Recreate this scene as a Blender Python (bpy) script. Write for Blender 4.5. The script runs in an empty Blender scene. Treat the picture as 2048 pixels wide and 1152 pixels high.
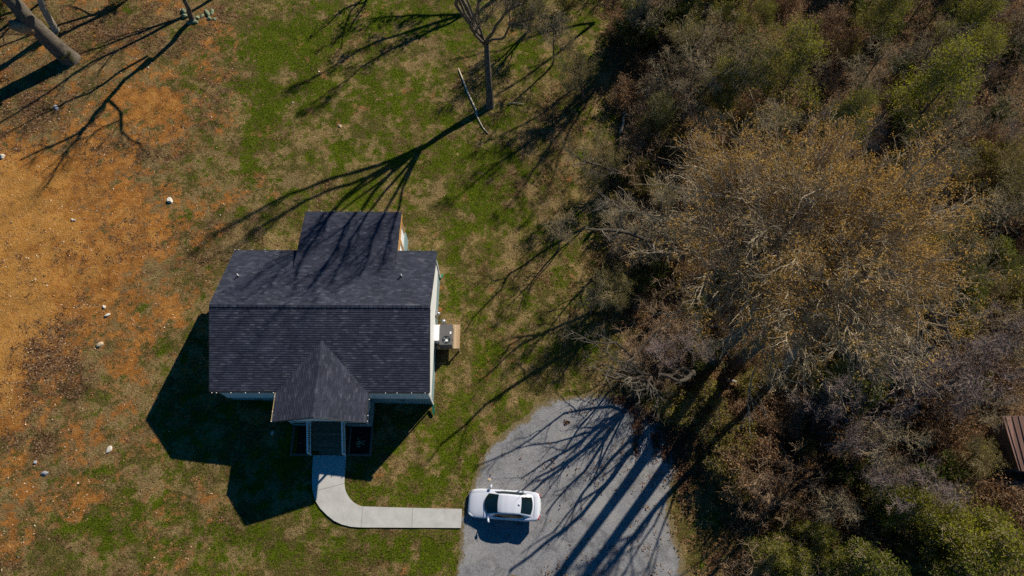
import bpy, math, random
import numpy as np
from mathutils import Vector
C = bpy.context.scene.collection
R = math.radians
# ------------------------------------------------------------------ camera, sky, sun, exposure
F = 1365.0; TH = 0.397; RO = -0.0006; H = 48.15; AZ = 0.687; EL = 0.5425
cam = bpy.data.objects.new('camera', bpy.data.cameras.new('camera')); C.objects.link(cam)
cam.data.sensor_width = 36; cam.data.lens = F/2048*36; cam.data.clip_end = 2000; cam.data.clip_start = .5
cam.location = (0, 0, H); cam.rotation_euler = (TH, 0, 0)
sc = bpy.context.scene; sc.camera = cam
sc.view_settings.view_transform = 'Standard'; sc.view_settings.look = 'None'
sc.view_settings.exposure = 0.3; sc.view_settings.gamma = 1.0
w = bpy.data.worlds.new('World'); sc.world = w; w.use_nodes = True
wn = w.node_tree; wn.nodes.clear()
sky = wn.nodes.new('ShaderNodeTexSky'); sky.sky_type = 'NISHITA'; sky.sun_disc = False
sky.sun_elevation = EL; sky.sun_rotation = AZ; sky.altitude = 200; sky.air_density = 1.0; sky.dust_density = 0.3; sky.ozone_density = 2.5
hs = wn.nodes.new('ShaderNodeHueSaturation'); hs.inputs['Saturation'].default_value = 2.05
bg = wn.nodes.new('ShaderNodeBackground'); bg.inputs[1].default_value = 0.05
wo = wn.nodes.new('ShaderNodeOutputWorld')
wn.links.new(sky.outputs[0], hs.inputs['Color']); wn.links.new(hs.outputs[0], bg.inputs[0]); wn.links.new(bg.outputs[0], wo.inputs[0])
SD = np.array([math.sin(AZ)*math.cos(EL), math.cos(AZ)*math.cos(EL), math.sin(EL)])   # towards the sun
sl = bpy.data.lights.new('sun', 'SUN'); sl.energy = 5.0; sl.angle = R(.6); sl.color = (1, .90, .74)
so = bpy.data.objects.new('sun', sl); C.objects.link(so); so.location = (30, 40, 60)
so.rotation_euler = Vector(SD).to_track_quat('Z', 'Y').to_euler()
sc.cycles.max_bounces = 4; sc.cycles.diffuse_bounces = 2; sc.cycles.glossy_bounces = 2
sc.cycles.transparent_max_bounces = 6; sc.cycles.use_denoising = False

# ------------------------------------------------------------------ survey: photo coordinates <-> the place
FW = np.array([0, math.sin(TH), -math.cos(TH)]); UP = np.array([0, math.cos(TH), math.sin(TH)])
GX = -0.077
def g(x, y): return GX*x
def ray(u, v): return FW + np.array([1., 0, 0])*(u-1024)/F - UP*(v-576)/F
def gnd(u, v):
    d = ray(u, v); t = -H/(d[2]-GX*d[0]); return np.array([0, 0, H]) + t*d
def proj(P):
    d = np.asarray(P, float) - np.array([0, 0, H]); z = d @ FW
    return 1024 + F*d[..., 0]/z, 576 - F*(d @ UP)/z
rng = np.random.default_rng(7); random.seed(7)

# ------------------------------------------------------------------ noise on numpy arrays
def vnoise(x, y, seed=0):
    xi = np.floor(x).astype(np.int64); yi = np.floor(y).astype(np.int64); fx = x-xi; fy = y-yi
    fx = fx*fx*(3-2*fx); fy = fy*fy*(3-2*fy)
    def h(a, b):
        n = (a*374761393 + b*668265263 + seed*1442695041) & 0xffffffff
        n = ((n ^ (n >> 13))*1274126177) & 0xffffffff
        return ((n ^ (n >> 16)) & 0xffff)/65535.
    return (h(xi, yi)*(1-fx)+h(xi+1, yi)*fx)*(1-fy) + (h(xi, yi+1)*(1-fx)+h(xi+1, yi+1)*fx)*fy
def fbm(x, y, s=1., o=4, seed=0):
    v = 0; a = .5; t = 0
    for i in range(o):
        v = v + a*vnoise(x*s*2**i, y*s*2**i, seed+i*17); t += a; a *= .55
    return v/t

# ------------------------------------------------------------------ materials
def nt(name):
    m = bpy.data.materials.new(name); m.use_nodes = True; n = m.node_tree; return m, n, n.nodes['Principled BSDF']
def rgb(c): return (c[0], c[1], c[2], 1)
def N(n, t, **k):
    o = n.nodes.new(t)
    for a, b in k.items(): setattr(o, a, b)
    return o
def noise(n, scale, detail=4, rough=.6, vec=None, dist=0):
    o = N(n, 'ShaderNodeTexNoise'); o.inputs['Scale'].default_value = scale; o.inputs['Detail'].default_value = detail
    o.inputs['Roughness'].default_value = rough; o.inputs['Distortion'].default_value = dist
    if vec: n.links.new(vec, o.inputs['Vector'])
    return o.outputs['Fac']
def ramp(n, fac, stops):
    o = N(n, 'ShaderNodeValToRGB'); e = o.color_ramp.elements
    while len(e) < len(stops): e.new(.5)
    for q, (p, c) in zip(e, stops): q.position = p; q.color = rgb(c)
    n.links.new(fac, o.inputs[0]); return o.outputs[0]
def mix(n, f, a, b, mode='MIX'):
    o = N(n, 'ShaderNodeMix', data_type='RGBA', blend_type=mode)
    for i, v in ((0, f), (6, a), (7, b)):
        if isinstance(v, bpy.types.NodeSocket): n.links.new(v, o.inputs[i])
        elif i == 0: o.inputs[0].default_value = v
        else: o.inputs[i].default_value = rgb(v)
    return o.outputs[2]
def math_(n, op, a, b=None, c=None, clamp=False):
    o = N(n, 'ShaderNodeMath', operation=op); o.use_clamp = clamp
    for i, v in enumerate((a, b, c)):
        if v is None: continue
        if isinstance(v, bpy.types.NodeSocket): n.links.new(v, o.inputs[i])
        else: o.inputs[i].default_value = v
    return o.outputs[0]
def sstep(n, v, a, b):
    o = N(n, 'ShaderNodeMapRange', interpolation_type='SMOOTHSTEP'); n.links.new(v, o.inputs[0])
    o.inputs[1].default_value = a; o.inputs[2].default_value = b; return o.outputs[0]
def bump(n, p, h, strength=.5, dist=.05):
    o = N(n, 'ShaderNodeBump'); o.inputs['Strength'].default_value = strength; o.inputs['Distance'].default_value = dist
    n.links.new(h, o.inputs['Height']); n.links.new(o.outputs[0], p.inputs['Normal'])
def pos(n): return N(n, 'ShaderNodeNewGeometry').outputs['Position']
def ocoord(n): return N(n, 'ShaderNodeTexCoord').outputs['Object']
def simple(name, c, rough=.6, var=.25, scale=6, metal=0, spec=.3, bmp=0, rnd=0):
    m, n, p = nt(name); v = ocoord(n); f = noise(n, scale, 5, .65, v)
    col = ramp(n, f, [(.3, [x*(1-var) for x in c]), (.7, [min(1, x*(1+var)) for x in c])])
    if rnd:
        oi = N(n, 'ShaderNodeObjectInfo').outputs['Random']; h = N(n, 'ShaderNodeHueSaturation')
        n.links.new(math_(n, 'MULTIPLY_ADD', oi, rnd*1.6, 1-rnd*.8), h.inputs['Value']); n.links.new(math_(n, 'MULTIPLY_ADD', oi, rnd*.08, .5-rnd*.04), h.inputs['Hue'])
        n.links.new(col, h.inputs['Color']); col = h.outputs[0]
    n.links.new(col, p.inputs['Base Color'])
    p.inputs['Roughness'].default_value = rough; p.inputs['Metallic'].default_value = metal; p.inputs['Specular IOR Level'].default_value = spec
    if bmp: bump(n, p, noise(n, scale*4, 4, .7, v), bmp, .02)
    return m
M = {}
def mat(name, *a, **k):
    if name not in M: M[name] = simple(name, *a, **k)
    return M[name]

# ground: which material lies where comes from three fields measured on the place (grass, bare dirt, leaf litter)
def make_ground_mat():
    m, n, p = nt('ground'); v = pos(n)
    def at(a): return N(n, 'ShaderNodeAttribute', attribute_name=a).outputs['Fac']
    n1 = noise(n, .55, 4, .6, v); n2 = noise(n, 1.9, 6, .68, v, .4); n3 = noise(n, 4.2, 5, .8, v, .3); n4 = noise(n, 10, 3, .9, v); n5 = noise(n, 2.7, 5, .7, v, .8)
    def mask(a, L, lo, hi):
        x = at(a)
        for q, w_ in L: x = math_(n, 'ADD', x, math_(n, 'MULTIPLY_ADD', q, w_, -.5*w_))
        return sstep(n, x, lo, hi)
    vor = N(n, 'ShaderNodeTexVoronoi'); vor.inputs['Scale'].default_value = 10; n.links.new(v, vor.inputs['Vector'])
    vr = N(n, 'ShaderNodeSeparateColor'); n.links.new(vor.outputs['Color'], vr.inputs[0])
    straw = ramp(n, n4, [(.33, (.10, .074, .030)), (.47, (.25, .180, .078)), (.57, (.39, .285, .130)), (.70, (.58, .46, .25))])
    olive = ramp(n, n4, [(.33, (.038, .036, .010)), (.48, (.100, .090, .024)), (.58, (.18, .155, .046)), (.72, (.32, .27, .10))])
    col = mix(n, mask('straw', [(n3, 3.4), (n2, 1.6)], .30, .70), olive, straw)
    gr = ramp(n, n4, [(.32, (.022, .034, .003)), (.5, (.090, .132, .005)), (.70, (.21, .275, .014))])
    col = mix(n, mask('grass', [(n3, 3.6), (n4, 2.4)], .34, .62), col, gr)
    di = ramp(n, noise(n, 1.4, 8, .72, v, .5), [(.3, (.24, .095, .026)), (.5, (.45, .190, .042)), (.7, (.60, .30, .095))])
    db = ramp(n, n3, [(.3, (.12, .072, .032)), (.5, (.28, .160, .065)), (.7, (.45, .28, .13))])
    di = mix(n, sstep(n, math_(n, 'ADD', at('dirt'), math_(n, 'MULTIPLY_ADD', n5, 1.5, -.75)), .35, .95), db, di)
    di = mix(n, math_(n, 'MULTIPLY', sstep(n, at('dirt'), .85, 1.6), .75), di, ramp(n, n2, [(.3, (.50, .235, .050)), (.7, (.68, .38, .115))])); spk = math_(n, 'MULTIPLY_ADD', sstep(n, at('dirt'), .7, 1.3), -.7, 1.); di = mix(n, math_(n, 'MULTIPLY', spk, sstep(n, n4, .64, .74)), di, (.66, .50, .31)); di = mix(n, math_(n, 'MULTIPLY', spk, sstep(n, n4, .40, .30)), di, (.11, .055, .026))
    col = mix(n, mask('dirt', [(n5, 1.6), (n3, 2.8), (n4, 1.8)], .26, .66), col, di)
    lf = ramp(n, vr.outputs[0], [(.0, (.045, .024, .013)), (.35, (.125, .065, .033)), (.7, (.23, .13, .067)), (.95, (.40, .27, .16))])
    col = mix(n, mask('litter', [(n3, 2.8), (n4, 2.8)], .38, .60), col, lf)
    col = mix(n, 1., col, ramp(n, n1, [(.3, (.80, .79, .80)), (.7, (1.16, 1.12, 1.06))]), 'MULTIPLY')
    n.links.new(col, p.inputs['Base Color']); p.inputs['Roughness'].default_value = .95; p.inputs['Specular IOR Level'].default_value = .08
    bump(n, p, math_(n, 'ADD', n3, math_(n, 'MULTIPLY', n4, .8)), 1., .22)
    return m
def make_gravel():
    m, n, p = nt('gravel'); v = pos(n)
    a = noise(n, 11, 4, .95, v); b = noise(n, .9, 7, .75, v, .5); c = noise(n, .35, 3, .6, v)
    col = ramp(n, a, [(.28, (.12, .124, .136)), (.5, (.235, .240, .258)), (.75, (.385, .385, .40))])
    col = mix(n, sstep(n, b, .47, .66), col, mix(n, .7, col, (.115, .115, .12)))
    col = mix(n, sstep(n, c, .5, .7), col, mix(n, .5, col, (.37, .365, .355)))
    sp = N(n, 'ShaderNodeTexVoronoi'); sp.inputs['Scale'].default_value = 3.2; n.links.new(v, sp.inputs['Vector'])
    col = mix(n, sstep(n, sp.outputs['Distance'], .085, .05), col, (.13, .085, .06))
    e = N(n, 'ShaderNodeAttribute', attribute_name='edge').outputs['Fac']
    em = math_(n, 'ADD', e, math_(n, 'MULTIPLY_ADD', noise(n, 4, 5, .75, v), 1.6, -.8))
    col = mix(n, sstep(n, em, .45, .8), col, mix(n, sstep(n, a, .4, .6), (.10, .085, .04), (.22, .17, .09)))
    n.links.new(col, p.inputs['Base Color']); p.inputs['Roughness'].default_value = .95; p.inputs['Specular IOR Level'].default_value = .1
    bump(n, p, a, .8, .06); return m
def make_shingle(name):
    m, n, p = nt(name); uv = N(n, 'ShaderNodeUVMap').outputs[0]
    br = N(n, 'ShaderNodeTexBrick'); n.links.new(uv, br.inputs['Vector']); br.offset = .5; br.squash = 1
    br.inputs['Scale'].default_value = 1; br.inputs['Brick Width'].default_value = .30; br.inputs['Row Height'].default_value = .15
    br.inputs['Mortar Size'].default_value = .006; br.inputs['Mortar Smooth'].default_value = .5; br.inputs['Bias'].default_value = -.1
    br.inputs['Color1'].default_value = rgb((.0, 0, 0)); br.inputs['Color2'].default_value = rgb((1, 1, 1)); br.inputs['Mortar'].default_value = rgb((.0, .0, .0))
    col = ramp(n, br.outputs['Color'], [(0, (.016, .021, .038)), (.45, (.031, .038, .063)), (.78, (.052, .060, .090)), (1, (.135, .142, .17))])
    col = mix(n, .35, col, ramp(n, noise(n, 9, 3, .9, uv), [(.3, (.012, .015, .028)), (.7, (.12, .13, .165))]))
    col = mix(n, 1., col, ramp(n, noise(n, .8, 4, .6, uv), [(.3, (.80, .80, .82)), (.7, (1.2, 1.2, 1.2))]), 'MULTIPLY')
    sx = N(n, 'ShaderNodeSeparateXYZ'); n.links.new(uv, sx.inputs[0])
    fr = math_(n, 'FRACT', math_(n, 'DIVIDE', sx.outputs[1], .15))
    col = mix(n, sstep(n, fr, .16, .0), col, (.018, .018, .026))  # dark lower edge of each course: seam plus butt shadow in the colour
    n.links.new(col, p.inputs['Base Color']); p.inputs['Roughness'].default_value = .9; p.inputs['Specular IOR Level'].default_value = .15
    bump(n, p, math_(n, 'ADD', math_(n, 'MULTIPLY', fr, -1.), math_(n, 'MULTIPLY', noise(n, 40, 3, .8, uv), .4)), .8, .03); return m
def make_boards(name, c, wid=.14, axis='X', dark=.25, rnd=.35, rough=.7):
    m, n, p = nt(name); uv = ocoord(n); s = N(n, 'ShaderNodeSeparateXYZ'); n.links.new(uv, s.inputs[0])
    t = math_(n, 'DIVIDE', s.outputs[axis], wid); fr = math_(n, 'FRACT', t); fl = math_(n, 'FLOOR', t)
    wn_ = N(n, 'ShaderNodeTexWhiteNoise', noise_dimensions='1D'); n.links.new(fl, wn_.inputs['W'])
    col = ramp(n, wn_.outputs[0], [(0, [x*(1-rnd) for x in c]), (1, [x*(1+rnd) for x in c])])
    col = mix(n, 1., col, ramp(n, noise(n, 7, 5, .7, uv), [(.3, (.75, .75, .75)), (.7, (1.15, 1.15, 1.15))]), 'MULTIPLY')
    col = mix(n, sstep(n, fr, .10, .02), col, [x*dark for x in c])
    n.links.new(col, p.inputs['Base Color']); p.inputs['Roughness'].default_value = rough; bump(n, p, fr, .3, .02); return m
def make_leaf(name, cols, scale=.7, trans=.3, rnd=.15):
    m, n, p = nt(name); v = pos(n); f = noise(n, scale, 4, .7, v); f2 = noise(n, 9, 2, .6, v)
    col = ramp(n, math_(n, 'MULTIPLY_ADD', f2, .6, math_(n, 'MULTIPLY', f, .5)), [(.38, cols[0]), (.54, cols[1]), (.70, cols[2])])
    oi = N(n, 'ShaderNodeObjectInfo').outputs['Random']; h = N(n, 'ShaderNodeHueSaturation')
    n.links.new(math_(n, 'MULTIPLY_ADD', oi, rnd*2, 1-rnd), h.inputs['Value']); n.links.new(col, h.inputs['Color']); col = h.outputs[0]
    n.links.new(col, p.inputs['Base Color']); p.inputs['Roughness'].default_value = .7; p.inputs['Specular IOR Level'].default_value = .15
    tr = N(n, 'ShaderNodeBsdfTranslucent'); n.links.new(col, tr.inputs[0]); ms = N(n, 'ShaderNodeMixShader'); ms.inputs[0].default_value = trans
    n.links.new(p.outputs[0], ms.inputs[1]); n.links.new(tr.outputs[0], ms.inputs[2])
    n.links.new(ms.outputs[0], n.nodes['Material Output'].inputs[0]); return m
def make_bark(name, a, b, scale=9):
    m, n, p = nt(name); v = ocoord(n); mp = N(n, 'ShaderNodeMapping'); mp.inputs['Scale'].default_value = (1, 1, .3); n.links.new(v, mp.inputs[0])
    f = noise(n, scale, 6, .75, mp.outputs[0], .6); col = ramp(n, f, [(.32, a), (.62, b)])
    n.links.new(col, p.inputs['Base Color']); p.inputs['Roughness'].default_value = .9; p.inputs['Specular IOR Level'].default_value = .15
    bump(n, p, f, .9, .05); return m

# ------------------------------------------------------------------ mesh helpers
def tag(o, label=None, cat=None, group=None, kind=None):
    if label: o['label'] = label
    if cat: o['category'] = cat
    if group: o['group'] = group
    if kind: o['kind'] = kind
    return o
def empty(name, loc=(0, 0, 0), label=None, cat=None, group=None):
    o = bpy.data.objects.new(name, None); C.objects.link(o); o.location = tuple(float(v) for v in loc); o.empty_display_size = .3
    return tag(o, label, cat, group)
def link(name, me, m=None, parent=None, world=True):
    o = bpy.data.objects.new(name, me); C.objects.link(o)
    if m: me.materials.append(m)
    if parent:
        o.parent = parent
        if world: o.location = -parent.location        # the mesh was written in world coordinates
    return o
def fast_mesh(name, V, Fc, smooth=False, attrs=None, uvs=None):
    """V (n,3), Fc (m,k) arrays"""
    V = np.asarray(V, np.float32); Fc = np.asarray(Fc, np.int32); me = bpy.data.meshes.new(name)
    me.vertices.add(len(V)); me.vertices.foreach_set('co', V.ravel()); k = Fc.shape[1]
    me.loops.add(Fc.size); me.loops.foreach_set('vertex_index', Fc.ravel()); me.polygons.add(len(Fc))
    me.polygons.foreach_set('loop_start', np.arange(0, Fc.size, k, dtype=np.int32)); me.polygons.foreach_set('loop_total', np.full(len(Fc), k, np.int32))
    me.polygons.foreach_set('use_smooth', np.full(len(Fc), smooth))
    for a, d in (attrs or {}).items():
        at = me.attributes.new(a, 'FLOAT', 'POINT'); at.data.foreach_set('value', np.asarray(d, np.float32))
    me.update(calc_edges=True); return me
class MB:
    """collects shapes; build() links them as one mesh object"""
    def __init__(s): s.v = []; s.f = []; s.uv = []
    def face(s, pts, uv=None):
        i = len(s.v); s.v += [tuple(map(float, p)) for p in pts]; s.f.append(tuple(range(i, i+len(pts)))); s.uv.append(uv or [(p[0], p[1]) for p in pts])
    def hexa(s, P):                                    # 8 points, bottom ring then top ring (counter-clockwise from above)
        i = len(s.v); s.v += [tuple(map(float, p)) for p in P]
        for q in ((3, 2, 1, 0), (4, 5, 6, 7), (0, 1, 5, 4), (1, 2, 6, 5), (2, 3, 7, 6), (3, 0, 4, 7)):
            s.f.append(tuple(i+k for k in q)); s.uv.append([(P[k][0], P[k][1]) for k in q])
    def box(s, x0, x1, y0, y1, z0, z1): s.hexa([(x0, y0, z0), (x1, y0, z0), (x1, y1, z0), (x0, y1, z0), (x0, y0, z1), (x1, y0, z1), (x1, y1, z1), (x0, y1, z1)])
    def bar(s, a, b, wd, hg=None, up=(0, 0, 1)):
        hg = hg or wd; a = Vector(a); b = Vector(b); d = (b-a).normalized(); u = Vector(up)
        if abs(d.dot(u)) > .98: u = Vector((1, 0, 0))
        r = d.cross(u).normalized()*wd/2; u = r.cross(d).normalized()*hg/2
        s.hexa([a-r-u, a+r-u, b+r-u, b-r-u, a-r+u, a+r+u, b+r+u, b-r+u])
    def tube(s, pts, rad, n=8, cap=True):
        pts = [Vector(p) for p in pts]; rad = rad if hasattr(rad, '__len__') else [rad]*len(pts); base = len(s.v); k = len(pts); r0 = None
        for j, p in enumerate(pts):
            d = (pts[min(j+1, k-1)]-pts[max(j-1, 0)]).normalized()
            if r0 is None: r0 = d.orthogonal().normalized()
            r0 = (r0 - d*r0.dot(d)).normalized(); q = d.cross(r0)
            for i in range(n):
                a = 2*math.pi*i/n; s.v.append(tuple(p + (r0*math.cos(a)+q*math.sin(a))*rad[j]))
        for j in range(k-1):
            for i in range(n):
                a = base+j*n+i; b = base+j*n+(i+1) % n; s.f.append((a, b, b+n, a+n)); s.uv.append([(0, 0)]*4)
        if cap:
            s.f.append(tuple(base+i for i in range(n))[::-1]); s.uv.append([(0, 0)]*n)
            s.f.append(tuple(base+(k-1)*n+i for i in range(n))); s.uv.append([(0, 0)]*n)
    def cyl(s, x, y, z0, z1, r, n=16): s.tube([(x, y, z0), (x, y, z1)], r, n)
    def build(s, name, m, parent=None, smooth=False, bevel=0, world=True):
        me = bpy.data.meshes.new(name); me.from_pydata(s.v, [], s.f); u = me.uv_layers.new(name='UVMap')
        flat = [c for f in s.uv for p in f for c in p]; u.data.foreach_set('uv', flat)
        if smooth: me.polygons.foreach_set('use_smooth', [True]*len(me.polygons))
        me.update(); o = link(name, me, m, parent, world)
        if bevel:
            b = o.modifiers.new('bevel', 'BEVEL'); b.width = bevel; b.segments = 2; b.limit_method = 'ANGLE'
        return o

# ------------------------------------------------------------------ ground
def hills(x, y):
    wood = np.clip((x-12)/14, 0, 1)
    return GX*x + (fbm(x, y, .22, 4, 3)-.5)*(.16+.7*wood) + (fbm(x, y, 1.1, 3, 9)-.5)*.05
HOUSE_FLAT = lambda x, y: np.clip(1.2-np.maximum(np.abs(x+12)/10, np.abs(y-15)/11), 0, 1)
DRV_PX = [(905, 1175), (918, 1060), (930, 1005), (942, 955), (958, 915), (985, 878), (1008, 855), (1040, 832), (1068, 812), (1098, 797), (1135, 789), (1178, 790), (1215, 786), (1250, 792), (1285, 812), (1312, 838), (1335, 872), (1358, 900), (1360, 940), (1348, 985), (1344, 1020), (1353, 1070), (1366, 1110), (1376, 1175)]
DRV = np.array([gnd(*p)[:2] for p in DRV_PX])
def poly_dist(x, y, P):
    """signed distance to polygon, negative inside"""
    d = np.full(x.shape, 1e9); ins = np.zeros(x.shape, bool); n = len(P)
    for i in range(n):
        a = P[i]; b = P[(i+1) % n]; e = b-a; L = (e@e); t = np.clip(((x-a[0])*e[0]+(y-a[1])*e[1])/L, 0, 1)
        d = np.minimum(d, np.hypot(x-a[0]-t*e[0], y-a[1]-t*e[1]))
        c = ((a[1] > y) != (b[1] > y)) & (x < (b[0]-a[0])*(y-a[1])/(b[1]-a[1]+1e-12)+a[0]); ins ^= c
    return np.where(ins, -d, d)
def height(x, y):
    x = np.asarray(x, float); y = np.asarray(y, float)
    h = hills(x, y); k = HOUSE_FLAT(x, y); k = np.maximum(k, np.clip(1-poly_dist(x, y, DRV)/3, 0, 1))
    return h*(1-k) + (GX*x)*k
axx = np.concatenate([np.linspace(-260, -52, 40)[:-1], np.arange(-52, 62, .12), np.linspace(62, 260, 40)])
axy = np.concatenate([np.linspace(-200, -6, 40)[:-1], np.arange(-6, 66, .12), np.linspace(66, 300, 40)])
X, Y = np.meshgrid(axx, axy); Z = height(X, Y)
PU, PV = proj(np.stack([X, Y, GX*X], -1))
def blobs(L, base=0.):
    a = np.full(X.shape, float(base))
    for (u, v, ru, rv, s) in L:
        q = ((PU-u)/ru)**2+((PV-v)/rv)**2; a = a + (s)*np.exp(-q*1.1)
    return a
GREEN = [(590, 95, 95, 50, .75), (640, 180, 90, 60, .4), (540, 200, 26, 80, .7), (515, 270, 28, 40, .6), (497, 335, 26, 55, .8), (475, 425, 32, 26, .7), (700, 310, 60, 30, .5), (760, 205, 60, 50, .45), (850, 200, 60, 60, .4),
  (890, 240, 50, 22, .5), (700, 60, 90, 45, .55), (690, 395, 70, 26, .5), (640, 440, 60, 30, .5), (900, 80, 60, 50, .5), (910, 320, 70, 40, .6), (985, 330, 60, 40, .5), (960, 400, 70, 40, .6), (830, 330, 50, 30, .35),
  (905, 560, 22, 70, .6), (885, 450, 40, 22, .5), (965, 715, 30, 35, .8), (990, 700, 20, 14, .6), (1010, 840, 50, 40, .5), (905, 840, 50, 60, .65), (935, 905, 60, 50, .55), (870, 960, 80, 50, .4), (760, 1000, 90, 30, .5),
  (720, 970, 18, 18, .5), (600, 1090, 200, 40, .4), (870, 1100, 70, 50, .55), (560, 930, 90, 80, .45), (790, 880, 80, 50, .5), (250, 1040, 180, 70, .3), (165, 965, 70, 30, .5), (330, 1110, 160, 50, .35), (60, 1110, 60, 40, .3),
  (394, 176, 15, 15, .7), (370, 288, 12, 22, .6), (375, 455, 45, 28, .5), (300, 360, 30, 8, .35), (190, 90, 50, 30, .5), (240, 8, 20, 12, .9), (205, 296, 16, 8, .5), (360, 425, 26, 16, .4), (150, 115, 35, 14, .4), (1100, 690, 60, 40, .3),
  (1000, 430, 60, 60, .35), (1050, 560, 40, 40, .1), (1095, 470, 40, 40, .25), (1110, 100, 70, 60, .35), (1200, 40, 80, 40, .4), (1185, 725, 30, 30, .3), (300, 880, 100, 60, .15), (1080, 240, 60, 30, .2), (840, 30, 60, 24, .5), (330, 210, 20, 12, .3)]
DIRT = [(1400, 900, 40, 60, .3), (1560, 860, 80, 60, .3), (20, 560, 120, 190, 1.5), (10, 380, 100, 80, 1.0), (320, 205, 110, 90, .65), (430, 90, 50, 60, .5), (180, 400, 160, 110, .45), (230, 560, 110, 140, .4), (30, 660, 70, 100, .7), (10, 800, 40, 60, .7), (20, 960, 40, 50, .5), (10, 1090, 40, 40, .7),
  (300, 620, 120, 90, .3), (150, 300, 130, 60, .3), (230, 470, 140, 60, .25), (110, 860, 50, 25, .3), (150, 930, 30, 60, .35), (280, 740, 60, 50, .2), (450, 230, 40, 140, .15), (400, 520, 40, 60, .2), (880, 650, 16, 110, .5), (845, 300, 1, 1, 0), (90, 190, 60, 30, .2), (480, 1000, 60, 30, .15), (190, 1080, 90, 30, .25), (1370, 980, 22, 70, .55), (1050, 560, 120, 60, .12)]
LITTER = [(1400, 960, 60, 110, .25), (1500, 900, 90, 70, .3), (95, 745, 110, 75, .6), (90, 90, 170, 90, .4), (230, 70, 150, 60, .3), (330, 90, 70, 50, .3), (170, 500, 90, 50, .35), (60, 890, 80, 50, .7), (60, 220, 110, 60, .45), (340, 500, 90, 90, .4), (270, 300, 120, 40, .3), (130, 640, 60, 60, .3), (1260, 740, 50, 40, .6), (1380, 930, 40, 70, .5), (480, 30, 70, 30, .35), (200, 230, 200, 60, .2), (440, 180, 40, 60, .3), (1100, 350, 110, 80, .3), (1150, 230, 110, 90, .3)]
WOOD_PX = [(1180, -60), (1215, 60), (1245, 190), (1250, 330), (1215, 430), (1190, 510), (1225, 600), (1260, 690), (1275, 770), (1330, 840), (1398, 880), (1455, 915), (1480, 980), (1450, 1070), (1440, 1180), (2400, 1300), (3000, 400), (2600, -300)]
WOOD = np.array([gnd(*p)[:2] for p in WOOD_PX])
wd = poly_dist(X, Y, WOOD); woodm = np.clip(.5-wd/3., 0, 1)
leftw = np.clip((430-PU)/260, 0, 1)*np.clip((1000-PV)/220, 0, 1)
def pn(s, seed, o=4): return (fbm(X+200, Y+200, s, o, seed)-.5)*2.3
N1, N2, N3 = pn(.28, 201), pn(.8, 202), pn(1.9, 203); N4, N5 = pn(.45, 204), pn(1.3, 205); N6 = pn(3.4, 206, 2)
A_grass = blobs(GREEN, .10)*(1-woodm) + .12*woodm - leftw*.22 + (N1*.36+N2*.62+N3*.72+N6*.6)*(.65+.35*(1-leftw))
A_dirt = blobs(DIRT, -.10) - np.clip((PU-470)/120, 0, 1)*.22 + np.clip((540-PU)/280, 0, 1)*np.clip((1250-PV)/450, .25, 1)*.36 - woodm*.3 + np.clip((200-PU)/200, 0, 1)*.12 + N4*.6+N5*.6+N6[::-1]*.45; A_straw = .52+.7*N2[::-1]*1.0+N5[:, ::-1]*.9+N6*.4-.25*woodm+.1*leftw
A_lit = blobs(LITTER, -.05) + woodm*.75 + N1[:, ::-1]*.45+N3[::-1]*.5
GR = fast_mesh('ground', np.stack([X.ravel(), Y.ravel(), Z.ravel()], 1),
    (lambda nx, ny: (np.arange((ny-1)*(nx-1))//(nx-1)*nx + np.arange((ny-1)*(nx-1)) % (nx-1))[:, None] + np.array([0, 1, nx+1, nx]))(len(axx), len(axy)),
    True, {'grass': A_grass.ravel(), 'dirt': A_dirt.ravel(), 'litter': A_lit.ravel(), 'straw': A_straw.ravel()})
tag(link('ground', GR, make_ground_mat()), kind='structure')
def samp(A, x, y):
    i = np.clip(np.searchsorted(axx, x)-1, 0, len(axx)-2); j = np.clip(np.searchsorted(axy, y)-1, 0, len(axy)-2); return A[j, i]

# gravel driveway, with a ragged edge
dx = np.arange(-4.5, 14, .10); dy = np.arange(-8, 14.5, .10); DX, DY = np.meshgrid(dx, dy)
dd = poly_dist(DX, DY, DRV) + (fbm(DX, DY, .9, 5, 21)-.5)*1.1
dd2 = np.where(DY < -.5, -2., dd); nx = len(dx)
inside = (dd2[:-1, :-1] < 0) & (poly_dist(DX, DY, DRV)[:-1, :-1] < .8)
q = np.flatnonzero(inside); jj, ii = q//(nx-1), q % (nx-1); b0 = jj*nx+ii
Fd = b0[:, None]+np.array([0, 1, nx+1, nx]); used, inv = np.unique(Fd.ravel(), return_inverse=True)
VD = np.stack([DX.ravel(), DY.ravel(), (GX*DX+.006+.03*np.clip(-poly_dist(DX, DY, DRV), 0, 1)+(fbm(DX, DY, .6, 3, 5)-.5)*.03*np.clip(-dd, 0, 1)).ravel()], 1)[used]
tag(link('gravel_driveway', fast_mesh('driveway', VD, inv.reshape(-1, 4), True, {'edge': np.clip(1+dd.ravel()[used]/1.0, 0, 1)}), make_gravel()), kind='structure')

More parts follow.
